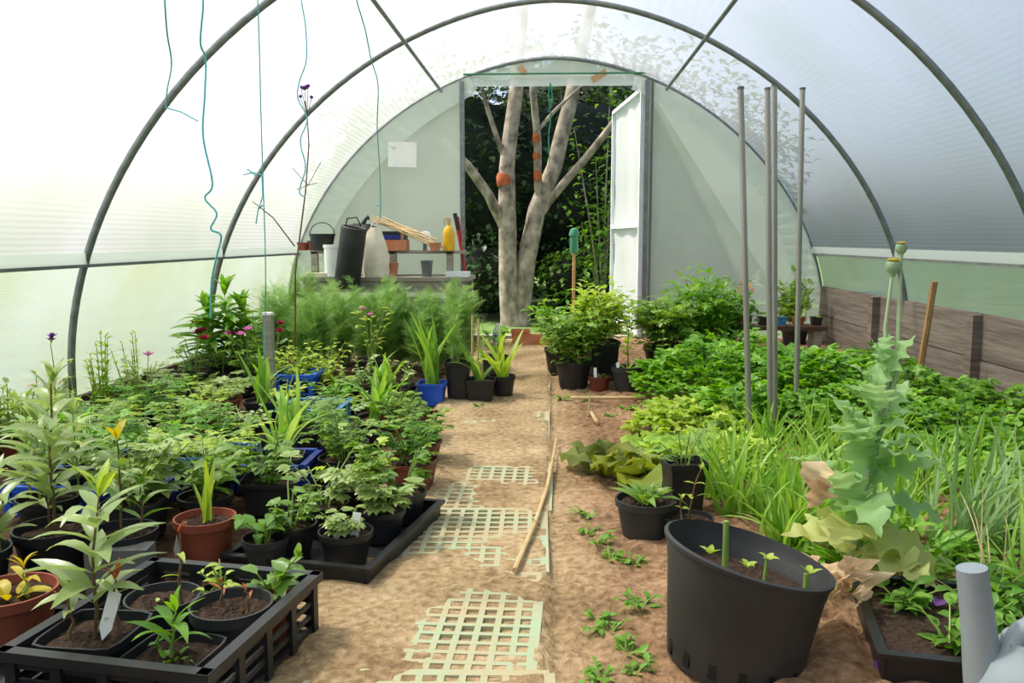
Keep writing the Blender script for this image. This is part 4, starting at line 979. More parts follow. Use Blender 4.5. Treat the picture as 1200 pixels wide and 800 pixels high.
MB().tube([(-.06, 0, .43), (-.055, 0, .49), (.01, 0, .51), (.05, 0, .45)], .006, seg=6).build('carry_strap', M['blackpl'], t)
q = onb(440, 320, 6.2, BZ); t = empty('canvas_bag', q, 'cream canvas bag hanging from twine above the bench', 'bag')
mb = MB(); prof = [(.0, .088, .052), (.04, .095, .06), (.14, .092, .055), (.22, .08, .045), (.29, .062, .03), (.33, .05, .018), (.36, .028, .012)]
vs = []; fs = []; sg = 22
for (z, rx, ry) in prof:
    for k in range(sg):
        a = 6.283185 * k / sg; w = 1 + .12 * math.sin(5 * a + z * 9); vs.append((rx * w * math.cos(a), ry * w * math.sin(a), z))
for i in range(len(prof) - 1):
    for k in range(sg): fs.append((i * sg + k, i * sg + (k + 1) % sg, (i + 1) * sg + (k + 1) % sg, (i + 1) * sg + k))
fs.append(tuple(reversed(range(sg)))); mb.add(vs, fs).build('bag_body', M['cream'], t)
for s in (-1, 1): MB().tube([(.035 * s, 0, .33), (.02 * s, 0, .38), (.004, 0, .41)], .006, seg=6).build('bag_handle', M['cream'], t)
q = onb(517, 0, 6.45, SZ); q = Vector((P(526, 292, 6.42).x, 6.42, SZ)); t = empty('spray_bottle', q, 'yellow bottle standing at the right end of the bench shelf', 'bottle')
MB().lathe([(.001, 0), (.042, 0), (.045, .01), (.045, .13), (.036, .165), (.014, .185), (.014, .205), (.001, .206)], seg=24).build('bottle_body', M['yellow'], t)
mb = MB(); mb.lathe([(.001, .2), (.017, .2), (.017, .225), (.001, .228)], seg=16); mb.bar((-.035, 0, .232), (.02, 0, .232), .014, .016); mb.bar((-.03, 0, .225), (-.038, 0, .19), .008, .006, up=(0, 1, 0)); mb.build('spray_head', M['stakewood'], t)
a, b = P(546, 318, 6.50), P(533, 250, 6.55); a.z = BZ + .002
t = empty('hand_tool', a, 'red-handled long tool leaning at the right end of the bench', 'tool'); d = b - a
MB().tube([(0, 0, 0), d * .75], .012, seg=10).build('red_handle', M['redpaint'], t); MB().tube([d * .73, d], [.013, .016], seg=10).build('grip', M['blackpl'], t)
MB().bar(d * .55 + Vector((.016, 0, 0)), d * .95 + Vector((.022, 0, 0)), .008, .008).build('lever', M['redpaint'], t)
# trough and box on the shelf
q = Vector((P(462, 291, 6.45).x, 6.45, SZ)); t = empty('clay_trough', q, 'orange-brown trough on the bench shelf behind the bag', 'trough')
mb = MB()
for s in (-1, 1): mb.box((0, s * .06, .04), (.21, .012, .08)); mb.box((s * .10, 0, .04), (.012, .12, .08))
mb.box((0, 0, .006), (.2, .12, .012)); mb.build('trough_body', M['terraclay'], t, False); MB().box((.07, -.03, .085), (.022, .022, .09)).build('peg', M['brownstake'], t, False)
q = Vector((P(450, 291, 6.6).x, 6.6, SZ)); t = empty('dark_box', q, 'dark crate of oddments at the back of the bench shelf', 'crate')
MB().box((0, 0, .07), (.36, .10, .13)).build('box_body', M['blackpl'], t, False); MB().box((0.02, -.052, .10), (.26, .006, .035)).build('blue_band', M['bluedark'], t, False); MB().box((0, 0, .139), (.38, .11, .012)).build('box_rim', M['dustypl'], t, False)
q = Vector((P(378, 291, 6.45).x, 6.45, SZ)); t = empty('black_tub', q, 'black tub lying behind the white bucket on the shelf', 'tub')
MB().lathe([(.001, 0), (.075, 0), (.095, .11), (.10, .112), (.10, .125), (.09, .125), (.07, .01), (.001, .01)], seg=26).build('tub_body', M['blackpl'], t); MB().tube([Vector((.095 * math.cos(a), 0, .12 + .09 * math.sin(a))) for a in [math.pi * i / 12 for i in range(13)]], .004, seg=6).build('tub_handle', M['blackpl'], t)
q = Vector((P(425, 291, 6.55).x, 6.55, SZ)); t = empty('black_bag', q, 'slumped black plastic sack behind the canvas bag', 'sack')
mb = MB(); vs = []; fs = []
for i in range(9):
    for k in range(18):
        a = 6.283185 * k / 18; ph = math.pi * i / 8; p = Vector((math.sin(ph) * math.cos(a) * .15, math.sin(ph) * math.sin(a) * .085, .10 - .10 * math.cos(ph))); vs.append(p * (1 + .16 * noise.noise(p * 14)))
for i in range(8):
    for k in range(18): fs.append((i * 18 + k, i * 18 + (k + 1) % 18, (i + 1) * 18 + (k + 1) % 18, (i + 1) * 18 + k))
mb.add(vs, fs).build('sack_body', M['blackpl'], t); MB().tube([(0, 0, .19), (.03, 0, .24), (.05, .01, .25)], [.02, .012, .022], seg=8).build('sack_neck', M['blackpl'], t)
q = Vector((P(498, 282, 6.5).x, 6.5, SZ)); t = empty('round_lid', q, 'round white lid propped on the shelf behind the canes', 'lid', tilt=(math.radians(80), 0))
MB().lathe([(.001, 0), (.045, 0), (.048, .006), (.044, .012), (.001, .014)], seg=24, c=(0, .10, 0)).build('lid_disc', M['white'], t); MB().box((0, .028, .005), (.03, .056, .01)).build('lid_stand', M['greypl'], t, False)
# bundle of canes
ends = [((436, 256), (508, 286)), ((440, 254), (515, 288)), ((444, 258), (503, 280)), ((432, 258), (498, 278)), ((448, 254), (520, 290)), ((438, 260), (490, 272)), ((452, 258), (512, 281)), ((446, 262), (505, 288))]
words = ['lowest', 'second', 'third', 'fourth', 'longest', 'shortest', 'topmost', 'rear']
for i, ((x0, y0), (x1, y1)) in enumerate(ends):
    a, b = P(x0, y0 + (i % 3) - 1, 6.52 + .012 * i), P(x1, y1, 6.30 + .012 * i)
    t = empty('bamboo_cane', b, 'bamboo cane in the slanting heap on the bench shelf, %s of the heap' % words[i], 'cane', 'bamboo canes heaped on the bench')
    MB().tube([(0, 0, 0), (a - b) * .5 + Vector((0, 0, .006)), a - b], .0065, seg=7).build('culm', M['cane'], t)
# oddments
for (px, zz, Y, r, h, mt, lab) in ((369, SZ, 6.48, .055, .075, 'darkred', 'upturned dark red pot at the left end of the shelf'), (356, SZ, 6.5, .05, .06, 'terra', 'small brown pot at the far left of the shelf'), (510, SZ, 6.34, .045, .06, 'terraclay', 'small clay pot on the shelf before the yellow bottle'), (459, BZ, 6.3, .05, .10, 'terraclay', 'tan pot on the bench right of the bag'), (500, BZ, 6.25, .045, .12, 'greypl', 'grey tube-like pot on the bench under the canes')):
    q = Vector((P(px, 300, Y).x, Y, zz)); t = empty('spare_pot', q, lab, 'pot', 'spare pots on the bench'); give_pot(t, 'round', r, h, M[mt], .6)
q = Vector((P(370, 318, 6.22).x, 6.22, BZ)); tag(MB().box(q + Vector((0, 0, .014)), (.15, .10, .028), rz=.2).build('cardboard_piece', M['cream'], None, False), 'flat buff cardboard lying at the left of the bench', 'cardboard')
q = Vector((P(537, 318, 6.24).x, 6.24, BZ)); t = empty('plastic_tray', q, 'clear bluish plastic tray on the right end of the bench', 'tray')
mb = MB(); mb.box((0, 0, .006), (.16, .12, .01))
for s in (-1, 1): mb.box((0, s * .06, .022), (.17, .008, .035)); mb.box((s * .08, 0, .022), (.008, .12, .035))
mb.build('tray_body', M['rail'], t, False)
for i, (px, w, h, mt, lab) in enumerate(((400, .20, .15, 'rail', 'pale plastic tub on the lower bench shelf, left one'), (480, .30, .16, 'rail', 'pale clear plastic box on the lower bench shelf, right one'))):
    q = Vector((P(px, 370, 6.35).x, 6.35, .2125)); t = empty('storage_box', q, lab, 'box'); MB().box((0, 0, h / 2), (w, .2, h)).build('box_body', M[mt], t, False); MB().box((0, 0, h + .006), (w + .02, .22, .012)).build('box_lid', M['white'], t, False)
# beside the doorway
q = P(610, 398, 6.55); q.z = .005; t = empty('clay_pot', q, 'orange clay pot by the doorway beside the path end', 'pot'); give_pot(t, 'square', .075, .12, M['terraclay'], .8)
q = P(583, 392, 6.5); q.z = 0; t = empty('bottle', q, 'pale blue bottle standing by the doorway', 'bottle'); MB().lathe([(.001, 0), (.035, 0), (.037, .01), (.037, .12), (.014, .16), (.014, .18), (.001, .181)], seg=20).build('bottle_body', M['rail'], t); MB().lathe([(.0375, .04), (.0378, .04), (.0378, .1), (.0375, .1)], seg=20).build('bottle_label', M['teal'], t)
q = P(628, 408, 6.3); q.z = 0; tag(MB().box(q + Vector((0, .2, .05)), (.30, .04, .10)).build('door_board', M['terraclay'], None, False), 'low brown board across the end of the path', 'board')
for (px, py, h, lab) in ((553, 440, .42, 'left of two thin canes in the path-side pots'), (560, 440, .40, 'right of two thin canes in the path-side pots'), (529, 440, .25, 'short cane behind the blue pot')):
    q = P(px, py, 4.5); q.z = .0; tag(MB().tube([q, q + Vector((.004, 0, h))], .006, seg=7).build('plant_cane', M['cane']), lab, 'cane')

# ------------------------------------------------------------------ right side
# big pot
bp_ = Vector((.350, 1.595, .004)); t = empty('large_pot', bp_, 'large black pot with cut stalks in the right foreground', 'pot', tilt=(-.02, .11))
R, H = .157, .24
mb = MB(); mb.lathe([(.001, 0), (R * .8, 0), (R * .815, .006), (R * .955, H * .80), (R * .965, H * .82), (R * 1.0, H * .965), (R * 1.03, H * .97), (R * 1.035, H), (R * .99, H + .003), (R * .975, H * .97), (R * .945, H * .84), (R * .925, H * .82), (R * .80, .012), (.001, .012)], seg=64)
mb.v = [(x, y, z - (z / H) * .13 * (x + R) * (1 if z > .05 else 0)) for x, y, z in mb.v]; bigpot = mb.build('pot', M['dustypl'], t)
s = link('soil', soil_mesh('round', R * .905), None, t); s.location = (0, 0, H * .72 - .012); s.rotation_euler = (0, .09, 0)
for k in range(9):
    a = 3.35 + k * .42; c = Vector((math.cos(a), math.sin(a), 0)) * R * .822
    MB().box(c + Vector((0, 0, .03)), (.014, .006, .034), rz=a + math.pi / 2).build('drain_slot', M['slot'], bigpot, False)
zs = H * .70
def stalk(x, y, h, r, lab=None, lean=0.0): return MB().tube([(x, y, zs - .01), (x + lean * .5 - .07 * h, y, zs + h * .6), (x + lean - .12 * h, y, zs + h)], [r, r * .95, r * .85], seg=10).build('cut_stalk', M['stem'], t)
stalk(-.035, .01, .105, .0065); stalk(.03, -.03, .055, .0035, lean=.005); stalk(.095, -.075, .05, .0055)
pl = Plant(31)
for (x, y, h) in ((.03, -.03, .05), (.095, -.075, .05), (-.065, .03, .03), (.01, .03, .012), (.12, -.06, .0)):
    for j in range(4): pl.leaf('ovate', (x, y, zs + h), pol(j * 1.6 + x * 30, .6), .026)
pl.parts(t, LM['lime'], M['stem'], split=True)
# poppy
pb = Vector((.675, 1.90, .0)); t = empty('poppy', pb, 'tall grey-green poppy with two seed heads beside the large pot', 'poppy')
pl = Plant(41)
s1 = [Vector((0, 0, 0)), Vector((.01, 0, .15)), Vector((.03, .0, .32)), Vector((.07, .02, .50))]
e1 = P(1046, 318, 1.95) - pb; e2 = P(1056, 292, 1.96) - pb
MB().tube(s1 + [s1[-1].lerp(e1, .5) + Vector((-.01, 0, 0)), e1], [.009, .0085, .0078, .0062, .0042, .0036], seg=9).build('stem', M['stemgrey'], t)
MB().tube([s1[2] + Vector((.01, 0, .02)), Vector((.09, .02, .53)), e2], [.007, .006, .004], seg=9).build('stem', M['stemgrey'], t)
def head(q, s):
    h = MB().lathe([(.001, -.012 * s), (.006 * s, -.012 * s), (.007 * s, -.006 * s), (.013 * s, .0), (.0165 * s, .010 * s), (.015 * s, .019 * s), (.009 * s, .024 * s), (.001, .025 * s)], seg=22, c=q).build('seed_head', M['poppyhead'], t)
    MB().lathe([(.001, .024 * s), (.012 * s, .0245 * s), (.0145 * s, .027 * s), (.010 * s, .029 * s), (.001, .030 * s)], seg=16, c=q).build('stigma_disc', LM['yellow'], h)
M['poppyhead'] = plain('poppy_head', '#7d9a78', '#97b08c', rough=0.6, scale=30)
head(e1, 1.0); head(e2 - Vector((0, 0, .006)), .78)
lv = [(.33, 2.7, .9, .13), (.29, 4.2, .8, .14), (.24, .9, .75, .15), (.20, 3.9, .7, .15), (.18, 2.3, .6, .14), (.38, 5.6, .8, .11), (.42, 3.3, .8, .10), (.54, 1.5, 1.1, .08), (.52, 3.6, 1.0, .08), (.45, 1.3, .6, .11), (.36, 4.9, .7, .12), (.30, .2, .55, .14), (.26, 5.9, .4, .15), (.50, .10, .9, .11), (.47, 2.6, .7, .10), (.44, 4.2, .5, .12), (.40, .6, .6, .13), (.37, 2.2, .55, .13), (.34, 3.7, .5, .14), (.31, 5.4, .3, .15), (.28, 1.2, .4, .15), (.25, 2.9, .4, .16), (.22, 4.5, .15, .17), (.20, 6.0, .1, .18), (.16, .9, .3, .16), (.13, 3.4, .1, .16), (.12, 5.2, -.15, .18), (.10, 2.0, .2, .15)]
for (z, a, e, L) in lv:
    x = .01 + .12 * max(0, z - .15) ** 1.0; pl.leaf('poppy', (x, 0, z), pol(a, e + .15), L * 1.2, wide=1.0, mat=LM['poppyyellow'] if z < .14 else None)
pl.leaf('poppy', (0.0, -.01, .16), pol(5.75, -.2), .24, wide=1.2, mat=LM['poppyyellow']); pl.leaf('poppy', (0.0, -.01, .15), pol(4.2, .55), .2, wide=1.3, mat=LM['poppyyellow'])
for (px, py, Y, a, e, L) in ((965, 540, 1.80, 3.6, -1.15, .105), (958, 560, 1.79, 4.4, -1.3, .08), (962, 652, 1.73, 3.5, -.9, .085), (955, 655, 1.72, 2.9, -.7, .08), (968, 660, 1.70, 4.2, -.8, .07), (988, 650, 1.68, 5.0, -1.2, .10), (1000, 655, 1.70, 5.6, -1.1, .12), (982, 658, 1.69, 4.4, -1.3, .09)):
    pl.leaf('dead', P(px, py, Y) - pb, pol(a, e), L, mat=M['deadleaf'], wide=1.5)
pl.parts(t, LM['poppy'], M['stemgrey'], split=True)
# canes
for (x0, y0, x1, y1, Y, lab) in ((868, 103, 879, 548, 3.12, 'leftmost grey metal pole standing in the right bed'), (899.5, 104, 903, 532, 3.28, 'left one of the close pair of grey poles'), (907.5, 100, 908, 530, 3.34, 'right one of the close pair of grey poles'), (940.5, 104, 932, 516, 3.52, 'rightmost grey metal pole standing in the right bed')):
    a, b = P(x1, y1, Y), P(x0, y0, Y); d = b - a; a = a - d * ((a.z + .03) / d.z)
    t = empty('metal_pole', a, lab, 'pole', 'grey poles in the right bed'); d = b - a
    sh = MB().tube([Vector((0, 0, 0)), d], .0105, seg=12).build('shaft', M['polesteel'], t); MB().tube([d * .997, d * 1.003], .0118, seg=12).build('end_cap', M['greypl'], sh)
a, b = P(1075, 452, 4.3), P(1095, 330, 4.25); d = b - a; a = a - d * (a.z / d.z)
tag(MB().tube([a, b], .016, seg=6).build('wooden_stake', M['brownstake']), 'brown wooden stake leaning before the right mud boards', 'stake')
# parsley-like masses
for (x, y, rx, ry, h, n, lm, lab, L) in (
    (.78, 4.25, .34, .36, .40, 420, 'herb', 'dense parsley clump nearest the path behind the poles', .085), (1.22, 4.1, .34, .34, .40, 420, 'herb', 'dense parsley clump behind the rightmost pole', .085), (1.0, 4.75, .36, .32, .42, 380, 'herb', 'dense parsley clump farther back before the seed shelf', .085),
    (1.62, 3.9, .30, .34, .30, 360, 'deep', 'dense leafy herb clump below the brown stake', .075), (1.82, 3.55, .20, .42, .30, 320, 'deep', 'dark leafy herb clump against the mud boards', .07), (1.55, 3.25, .30, .26, .26, 320, 'herb', 'fine leafy herb clump in the middle of the right bed', .06), (1.80, 2.85, .22, .34, .22, 320, 'herb', 'fine leafy herb clump at the right picture edge', .055), (1.80, 4.75, .22, .30, .28, 280, 'deep', 'leafy herb clump at the right far board post', .07), (1.5, 4.6, .24, .26, .30, 220, 'herb', 'leafy clump left of the brown stake foot', .07),
    (1.30, 3.55, .26, .24, .30, 240, 'herb', 'leafy herb clump right of the rightmost pole', .07), (1.62, 2.55, .26, .28, .22, 260, 'herb', 'low leafy herb clump nearest the right picture edge', .06), (1.28, 3.25, .22, .2, .24, 170, 'deep', 'dark leafy herb clump between chives and parsley', .065), (.60, 2.95, .16, .18, .18, 120, 'lime', 'yellow-green leafy clump beside the square black pot', .075), (1.02, 3.42, .16, .16, .26, 120, 'herb', 'small leafy herb clump at the foot of the pole pair', .07), (1.42, 2.9, .22, .2, .22, 160, 'herb', 'leafy herb clump behind the arching grass', .06), (1.34, 1.85, .22, .2, .16, 150, 'deep', 'low leafy herb clump right of the watering can', .055),
    (.56, 3.42, .20, .22, .22, 170, 'lime', 'yellow-green leafy clump at the left of the poles', .085), (.78, 3.55, .18, .18, .30, 160, 'herb', 'leafy clump before the nearest parsley', .08)):
    planted('herb_clump', x, y, lab, lambda p, z, rx=rx, ry=ry, h=h, n=n, L=L: g_mass(p, int(n * 1.35), rx, ry, h * .68, 'parsley', L, z), lm, 'herb', 'herb clumps in the right bed')
# lettuces and bronze leaves
for (px, py, L, lm, lab, n) in ((800, 545, .17, 'lettuce', 'pale lime lettuce left of the leftmost pole', 12), (765, 540, .15, 'lettuce', 'pale lime lettuce nearest the bare soil', 11), (838, 520, .16, 'lettuce', 'lime lettuce behind the leftmost pole', 11), (742, 575, .19, 'chard', 'bronze-tinged lettuce spreading over the bare soil, front', 11), (715, 560, .18, 'chard', 'bronze-tinged lettuce spreading over the path edge', 10), (775, 575, .16, 'chard', 'bronze-green lettuce behind the small round pot', 10), (955, 500, .15, 'lettuce', 'lime lettuce right of the rightmost pole', 10)):
    q = G(px, py); planted('lettuce', q.x, q.y, lab, lambda p, z, L=L, n=n: g_rosette(p, n, L, 'lettuce', z, .2, 1.2), lm, 'lettuce', 'lettuces in the right bed', split=True, z=.015)
# chive and leek clumps
ch = [(.55, 2.43), (.50, 2.62), (.60, 2.12), (.76, 2.12), (.62, 2.75), (.70, 2.55), (.82, 2.72), (.92, 2.5), (.80, 2.38), (1.0, 2.8), (1.08, 2.55), (.95, 3.05), (.75, 2.98), (1.15, 3.0), (1.25, 2.72), (.66, 2.30), (.92, 2.22)]
def chlab(x, y):
    row = 'front' if y < 2.45 else 'middle' if y < 2.77 else 'back'; same = sorted(a for a, b in ch if ('front' if b < 2.45 else 'middle' if b < 2.77 else 'back') == row)
    return 'green chive clump, %s from the left in the %s row behind the large pot' % (ORD[same.index(x)], row)
for i, (x, y) in enumerate(ch):
    planted('chive_clump', x, y, chlab(x, y), lambda p, z: g_grass(p, 42, .27, .55, z, 'strap', .07, wide=.6), 'grass', 'herb', 'chive clumps behind the large pot')
for (x, y, n, h, sp, lm, lab, bias) in ((.98, 2.05, 26, .44, .7, 'greygrass', 'tall grey-green grass clump arching right of the poppy', .4), (1.12, 2.15, 30, .46, .8, 'greygrass', 'tall grey-green grass clump arching towards the right edge', .3), (1.2, 2.4, 24, .40, .8, 'grass', 'tall green grass clump behind the arching grass', .2), (1.05, 1.85, 22, .34, .9, 'grass', 'green grass clump behind the watering can', None), (1.3, 2.1, 24, .34, .8, 'grass', 'green grass clump at the right picture edge', None)):
    planted('grass_clump', x, y, lab, lambda p, z, n=n, h=h, sp=sp, b=bias: g_grass(p, n, h, sp, z, 'blade', .05, bias=b), lm, 'grass', 'grass clumps in the right bed')
planted('low_herb', 1.42, 2.45, 'low leafy herb with white flowers near the right edge', lambda p, z: g_mass(p, 260, .26, .3, .17, 'ovate', .06, z), 'herb', 'herb')
planted('low_herb', 1.55, 2.85, 'low purple-shaded leafy herb behind the white-flowered one', lambda p, z: g_mass(p, 220, .24, .26, .18, 'ovate', .055, z), 'deep', 'herb')
planted('low_herb', 1.12, 1.62, 'low weedy growth between black tray and watering can', lambda p, z: g_mass(p, 160, .2, .22, .10, 'ovate', .04, z), 'deep', 'herb')
planted('low_herb', 1.18, 2.0, 'low leafy growth under the arching grass', lambda p, z: g_mass(p, 200, .26, .22, .12, 'ovate', .05, z), 'herb', 'herb')
planted('low_herb', .82, 2.02, 'low leafy growth behind the poppy', lambda p, z: g_mass(p, 170, .2, .2, .12, 'lance', .07, z), 'herb', 'herb')
# small pots near the big pot
q = G(756, 632); potted(q.x, q.y, ('round', .082, .105), 'dustypl', 'round black pot with a narrow-leaved rosette left of the large pot', lambda p, z: (g_rosette(p, 16, .10, 'lance', z, .3, 1.2), g_bushy(p, .06, .06, 5, 'ovate', .03, z, 4)), 'green', split=True, name='potted_plant', z=.012)
q = G(800, 605); potted(q.x, q.y, ('square', .06, .16), 'blackpl', 'square black pot standing behind the narrow-leaved rosette', lambda p, z: g_bushy(p, .12, .1, 5, 'thread', .09, z, 5), 'feather', z=.012)
q = G(806, 642); potted(q.x, q.y, ('round', .065, .075), 'blackpl', 'low black pot with dry twigs left of the large pot rim', lambda p, z: (g_upright(p, .14, 3, 2, 'ovate', .035, z, lean=(.03, 0)), g_upright(p, .06, 2, 2, 'ovate', .03, z, at=(-.02, 0))), 'lime', stemm='stemdark', split=True, z=.012)
# tray and weeds at the near right
tray('black_tray', (.80, 1.63), .34, .36, .07, -.2, 'blackpl', 'black tray of soil and weeds right of the large pot', soil=True)
for i, (x, y) in enumerate(((.74, 1.55), (.84, 1.64), (.9, 1.72), (.72, 1.72), (.88, 1.52))):
    planted('tray_weed', x, y, 'tiny green weed in the black tray, %s from the large pot' % ('nearest', 'third', 'fourth', 'second', 'farthest')[i], lambda p, z: (g_rosette(p, 9, .05, 'ovate', z, .1, .9), g_bushy(p, .06, .08, 7, 'ovate', .04, z, 5)), 'deep', 'weed', 'weeds in the black tray', z=.062)
for i, (x, y, z, lab) in enumerate(((.80, 1.56, .075, 'fallen purple petal on the black tray, near one'), (.78, 1.70, .078, 'fallen purple petal on the black tray, far one'), (.60, 1.52, .03, 'fallen purple petal on the soil beside the large pot'))):
    pl = Plant(60 + i); t = empty('petal', (x, y, z), lab, 'petal', 'fallen purple petals'); pl.leaf('petal', (0, 0, 0), (1, .3, .1), .04); pl.leaf('petal', (0, 0, 0), (.3, 1, .2), .03); pl.parts(t, M['purple'], M['stem'], split=True)
    for o in t.children: o.name = 'petal_blade'
planted('dry_grass', .93, 1.80, 'thin tan dry grass stalks arching over the black tray', lambda p, z: g_grass(p, 16, .34, 1.0, z, 'blade', .05, wide=.35), 'deadleaf', 'grass')
planted('low_herb', .98, 1.72, 'low weedy leaves along the back of the black tray', lambda p, z: g_mass(p, 150, .16, .14, .13, 'ovate', .045, z), 'herb', 'herb')
# watering can
wc = Vector((.70, 1.20, .004)); t = empty('watering_can', wc, 'pale grey plastic watering can in the bottom right corner', 'watering can')
mb = MB(); mb.lathe([(.001, 0), (.085, 0), (.092, .01), (.098, .10), (.094, .17), (.078, .215), (.052, .235), (.050, .243), (.040, .243), (.042, .232), (.07, .20), (.08, .1), (.08, .012), (.001, .012)], seg=44); mb.build('body', M['canpl'], t)
MB().tube([(-.055, .01, .08), (-.072, .012, .18), (-.084, .012, .26), (-.098, .014, .345)], [.030, .027, .0235, .021], seg=20).build('spout', M['canpl'], t)
MB().tube([(-.055, 0, .20), (-.03, 0, .255), (.03, 0, .295), (.09, 0, .27), (.115, 0, .18), (.092, 0, .08)], [.016, .016, .015, .015, .016, .016], seg=14).build('handle', M['canpl'], t)
# far right shrubs and pots
fr = [
    (672, 456, 5.1, ('round', .10, .15), 'blackpl', 'leafy green shrub in a black pot at the path corner', lambda p, z: g_shrub(p, .30, .20, 12, .055, 'ovate', z, 75), 'green'),
    (705, 450, 5.55, ('square', .09, .24), 'blackpl', 'yellow-green shrub in a tall black pot below the door leaf', lambda p, z: g_shrub(p, .34, .20, 12, .055, 'ovate', z, 70), 'lime'),
    (735, 462, 4.85, ('round', .085, .14), 'dustypl', 'sparse tall plant with a stick in the far round black pot', lambda p, z: (g_upright(p, .30, 8, 3, 'ovate', .06, z), g_rosette(p, 7, .10, 'lance', z)), 'lime'),
    (702, 460, 5.05, ('round', .06, .08), 'darkred', 'small red pot between path-corner shrub and round black pot', lambda p, z: g_rosette(p, 7, .06, 'lance', z), 'green'),
    (763, 459, 5.05, ('round', .05, .09), 'terra', 'small terracotta pot right of the round black pot', lambda p, z: g_rosette(p, 6, .06, 'lance', z), 'green'),
    (776, 461, 5.0, ('square', .055, .13), 'greenpl', 'square green pot beside the small terracotta pot', lambda p, z: g_upright(p, .2, 5, 2, 'ovate', .05, z), 'green'),
    (778, 446, 5.65, ('round', .12, .2), 'blackpl', 'fern-like bright shrub before the right end panel', lambda p, z: g_shrub(p, .28, .24, 12, .10, 'pinnate', z, 45), 'green'),
    (820, 442, 5.7, ('round', .12, .2), 'blackpl', 'tallest bright shrub before the right end panel', lambda p, z: g_shrub(p, .40, .22, 13, .085, 'lance', z, 70), 'herb'),
    (850, 436, 6.1, ('round', .11, .18), 'blackpl', 'dark green shrub right of the tallest bright shrub', lambda p, z: g_shrub(p, .36, .20, 11, .065, 'ovate', z, 60), 'deep'),
    (655, 438, 5.75, ('round', .09, .15), 'blackpl', 'small shrub with loose sprays beside the path end', lambda p, z: g_shrub(p, .28, .17, 10, .055, 'ovate', z, 55), 'herb'),
    (930, 420, 6.5, ('round', .10, .14), 'blackpl', 'loose airy shrub before the end of the mud boards', lambda p, z: g_feather(p, 8, .42, .22, z, .11, 'pinnate', 8), 'green'),
]
for (px, py, Y, pot, pm, lab, g, lm) in fr:
    q = G(px, py) if py > 430 else P(px, py, Y); potted(q.x, q.y, pot, pm, lab, g, lm, z=.012, stemm='stemdark')
q = P(872, 410, 6.3); t = planted('rusty_plant', q.x, 6.3, 'thin tall plant with rust-red leaves before the right end panel', lambda p, z: (p.stem([Vector((0, 0, 0)), Vector((.02, 0, .3)), Vector((0, 0, .5))], .004), [p.leaf('ovate', (p.r.uniform(-.06, .06), p.r.uniform(-.05, .05), .45 + p.r.uniform(-.05, .06)), pol(p.r.random() * 6, .2), .05) for _ in range(22)]), 'orange', stemm='stemdark')
# seed shelf at the far right
q0, q1 = P(842, 408, 6.1), P(965, 408, 6.1)
t = empty('seed_shelf', ((q0.x + q1.x) / 2, 6.12, 0), 'low plank shelf of seed pots before the right end panel', 'shelf'); Lx = q1.x - q0.x
MB().box((0, 0, .20), (Lx, .2, .03)).build('shelf_plank', M['boardl'], t, False)
for s in (-1, 1): MB().box((s * (Lx / 2 - .06), 0, .0925), (.05, .16, .185)).build('shelf_leg', M['timber'], t, False)
for i in range(6):
    x = q0.x + .06 + i * (Lx - .12) / 5; tt = empty('seed_pot', (x, 6.1, .216), 'small seed pot on the low plank shelf, %s from the left' % ORD[i], 'pot', 'seed pots on the plank shelf'); give_pot(tt, 'square', .04, .06, M[('blackpl', 'darkred', 'blackpl', 'teal', 'terra', 'blackpl')[i]], .8)
    pl = Plant(300 + i); g_rosette(pl, 6, .04, 'ovate', .05); pl.parts(tt, LM['deep'], M['stem'])
q = P(985, 452, 4.95); tray('small_tray', q.xy, .2, .16, .06, .1, 'dustypl', 'small dark tray right of the parsley below the mud boards', soil=True)
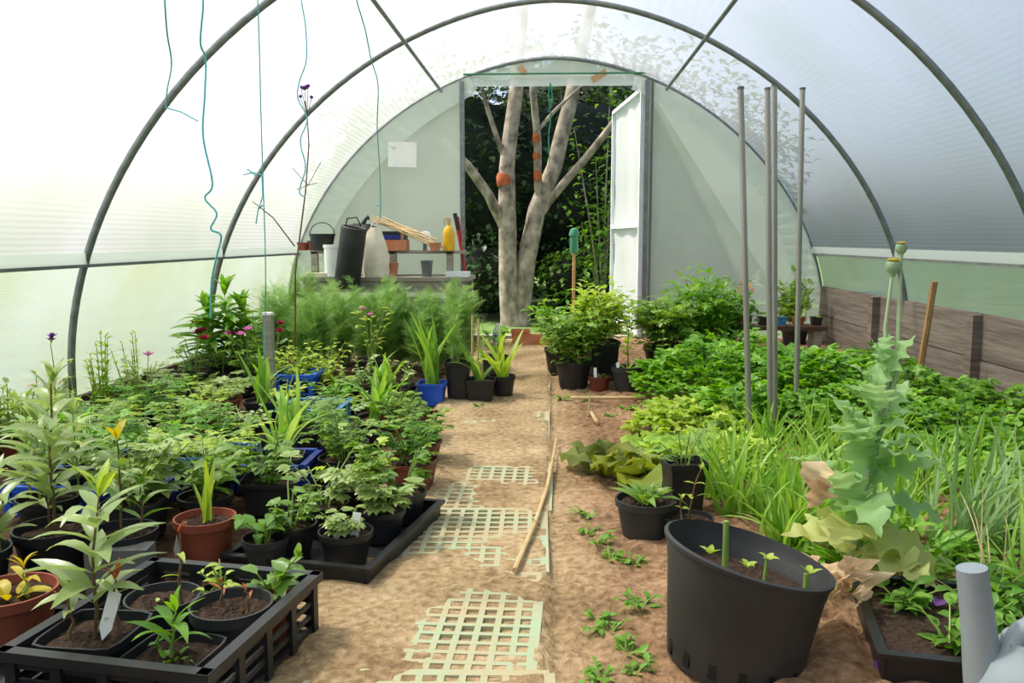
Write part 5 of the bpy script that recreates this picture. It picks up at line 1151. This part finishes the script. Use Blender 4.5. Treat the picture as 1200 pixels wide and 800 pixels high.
# low weeds on the soil
wd = [(715, 735, .05), (735, 760, .05), (700, 722, .04), (752, 712, .05), (705, 790, .05), (745, 785, .045), (700, 640, .05), (690, 625, .04), (715, 655, .05), (745, 660, .045), (690, 605, .05), (660, 468, .06), (690, 470, .06), (735, 482, .06), (765, 480, .06), (715, 490, .05), (440, 592, .045), (470, 580, .035), (535, 470, .05), (365, 690, .03), (560, 478, .035)]
for i, (px, py, L) in enumerate(wd):
    q = G(px, py, .01)
    lab = 'small green weed on the bare soil, ' + ['below the large pot slots', 'beside the foot of the large pot', 'leftmost before the large pot', 'just left of the large pot wall', 'lowest at the frame bottom', 'bottom one under the large pot', 'left of the rosette pot', 'leftmost by the rosette pot', 'in front of the rosette pot', 'between rosette pot and large pot', 'under the bronze lettuce', 'at the far path corner', 'beside the lying thin cane', 'before the far black pot', 'right of the far black pot', 'beside the short peg', 'in the shade of the left plants', 'on the path beside the left shade', 'under the bright blue pot', 'beside the low tray corner', 'under the square black pots'][i]
    planted('weed', q.x, q.y, lab, lambda p, z, L=L: (g_bushy(p, L * .5, L * 1.1, 5, 'ovate', L * .5, z, 3), g_rosette(p, 5, L * .55, 'ovate', z)), 'herb', 'weed', 'weeds on the soil', split=py > 600, z=hgt(q.x, q.y) - .002)
# white plant tags
def ptag(px, py, Y, h, w, lab, lean=.1):
    q = P(px, py, Y); t = empty('plant_label', q, lab, 'plant label', 'white plant labels', tilt=(-.15, lean)); mb = MB(); th = .0015
    vs = [(-w / 2, -th, h), (w / 2, -th, h), (w / 2, -th, h * .25), (.0, -th, 0), (-w / 2, -th, h * .25)]; vs += [(x, th, z) for x, _, z in vs]
    mb.add(vs, [(0, 4, 3, 2, 1), (5, 6, 7, 8, 9), (0, 1, 6, 5), (1, 2, 7, 6), (2, 3, 8, 7), (3, 4, 9, 8), (4, 0, 5, 9)]); mb.build('tag_blade', M['white'], t, False)
ptag(120, 750, 1.37, .085, .022, 'tall white plant label in the front left crate pot', .25)
ptag(397, 643, 1.99, .085, .02, 'white label in the nearest low tray pot, left of the pair', -.1); ptag(414, 641, 2.0, .085, .02, 'white label in the nearest low tray pot, right of the pair', .1)
ptag(206, 652, 2.0, .06, .018, 'small white label in the red-brown strap-leaf pot', .2)
for i, (px, py, Y) in enumerate(((441, 468, 4.45), (468, 470, 4.46), (478, 468, 4.5), (270, 536, 3.3), (360, 468, 4.45), (415, 472, 4.4))):
    ptag(px, py, Y, .09, .02, 'white plant label ' + ('leftmost in the labelled seedling tray', 'middle in the labelled seedling tray', 'rightmost in the labelled seedling tray', 'in the grey-blue tray', 'in the tray right of the square stake', 'between the two black trays')[i], (.05, -.05, .08, 0, .05, -.05)[i])
ptag(779, 566, 2.62, .07, .016, 'white label in the square pot near the large pot', 0); ptag(724, 438, 4.45, .06, .016, 'white label in the far round black pot', 0); ptag(749, 440, 4.6, .06, .016, 'white label right of the far round black pot', .05); ptag(698, 446, 4.5, .07, .016, 'white label in the small red pot', -.05)
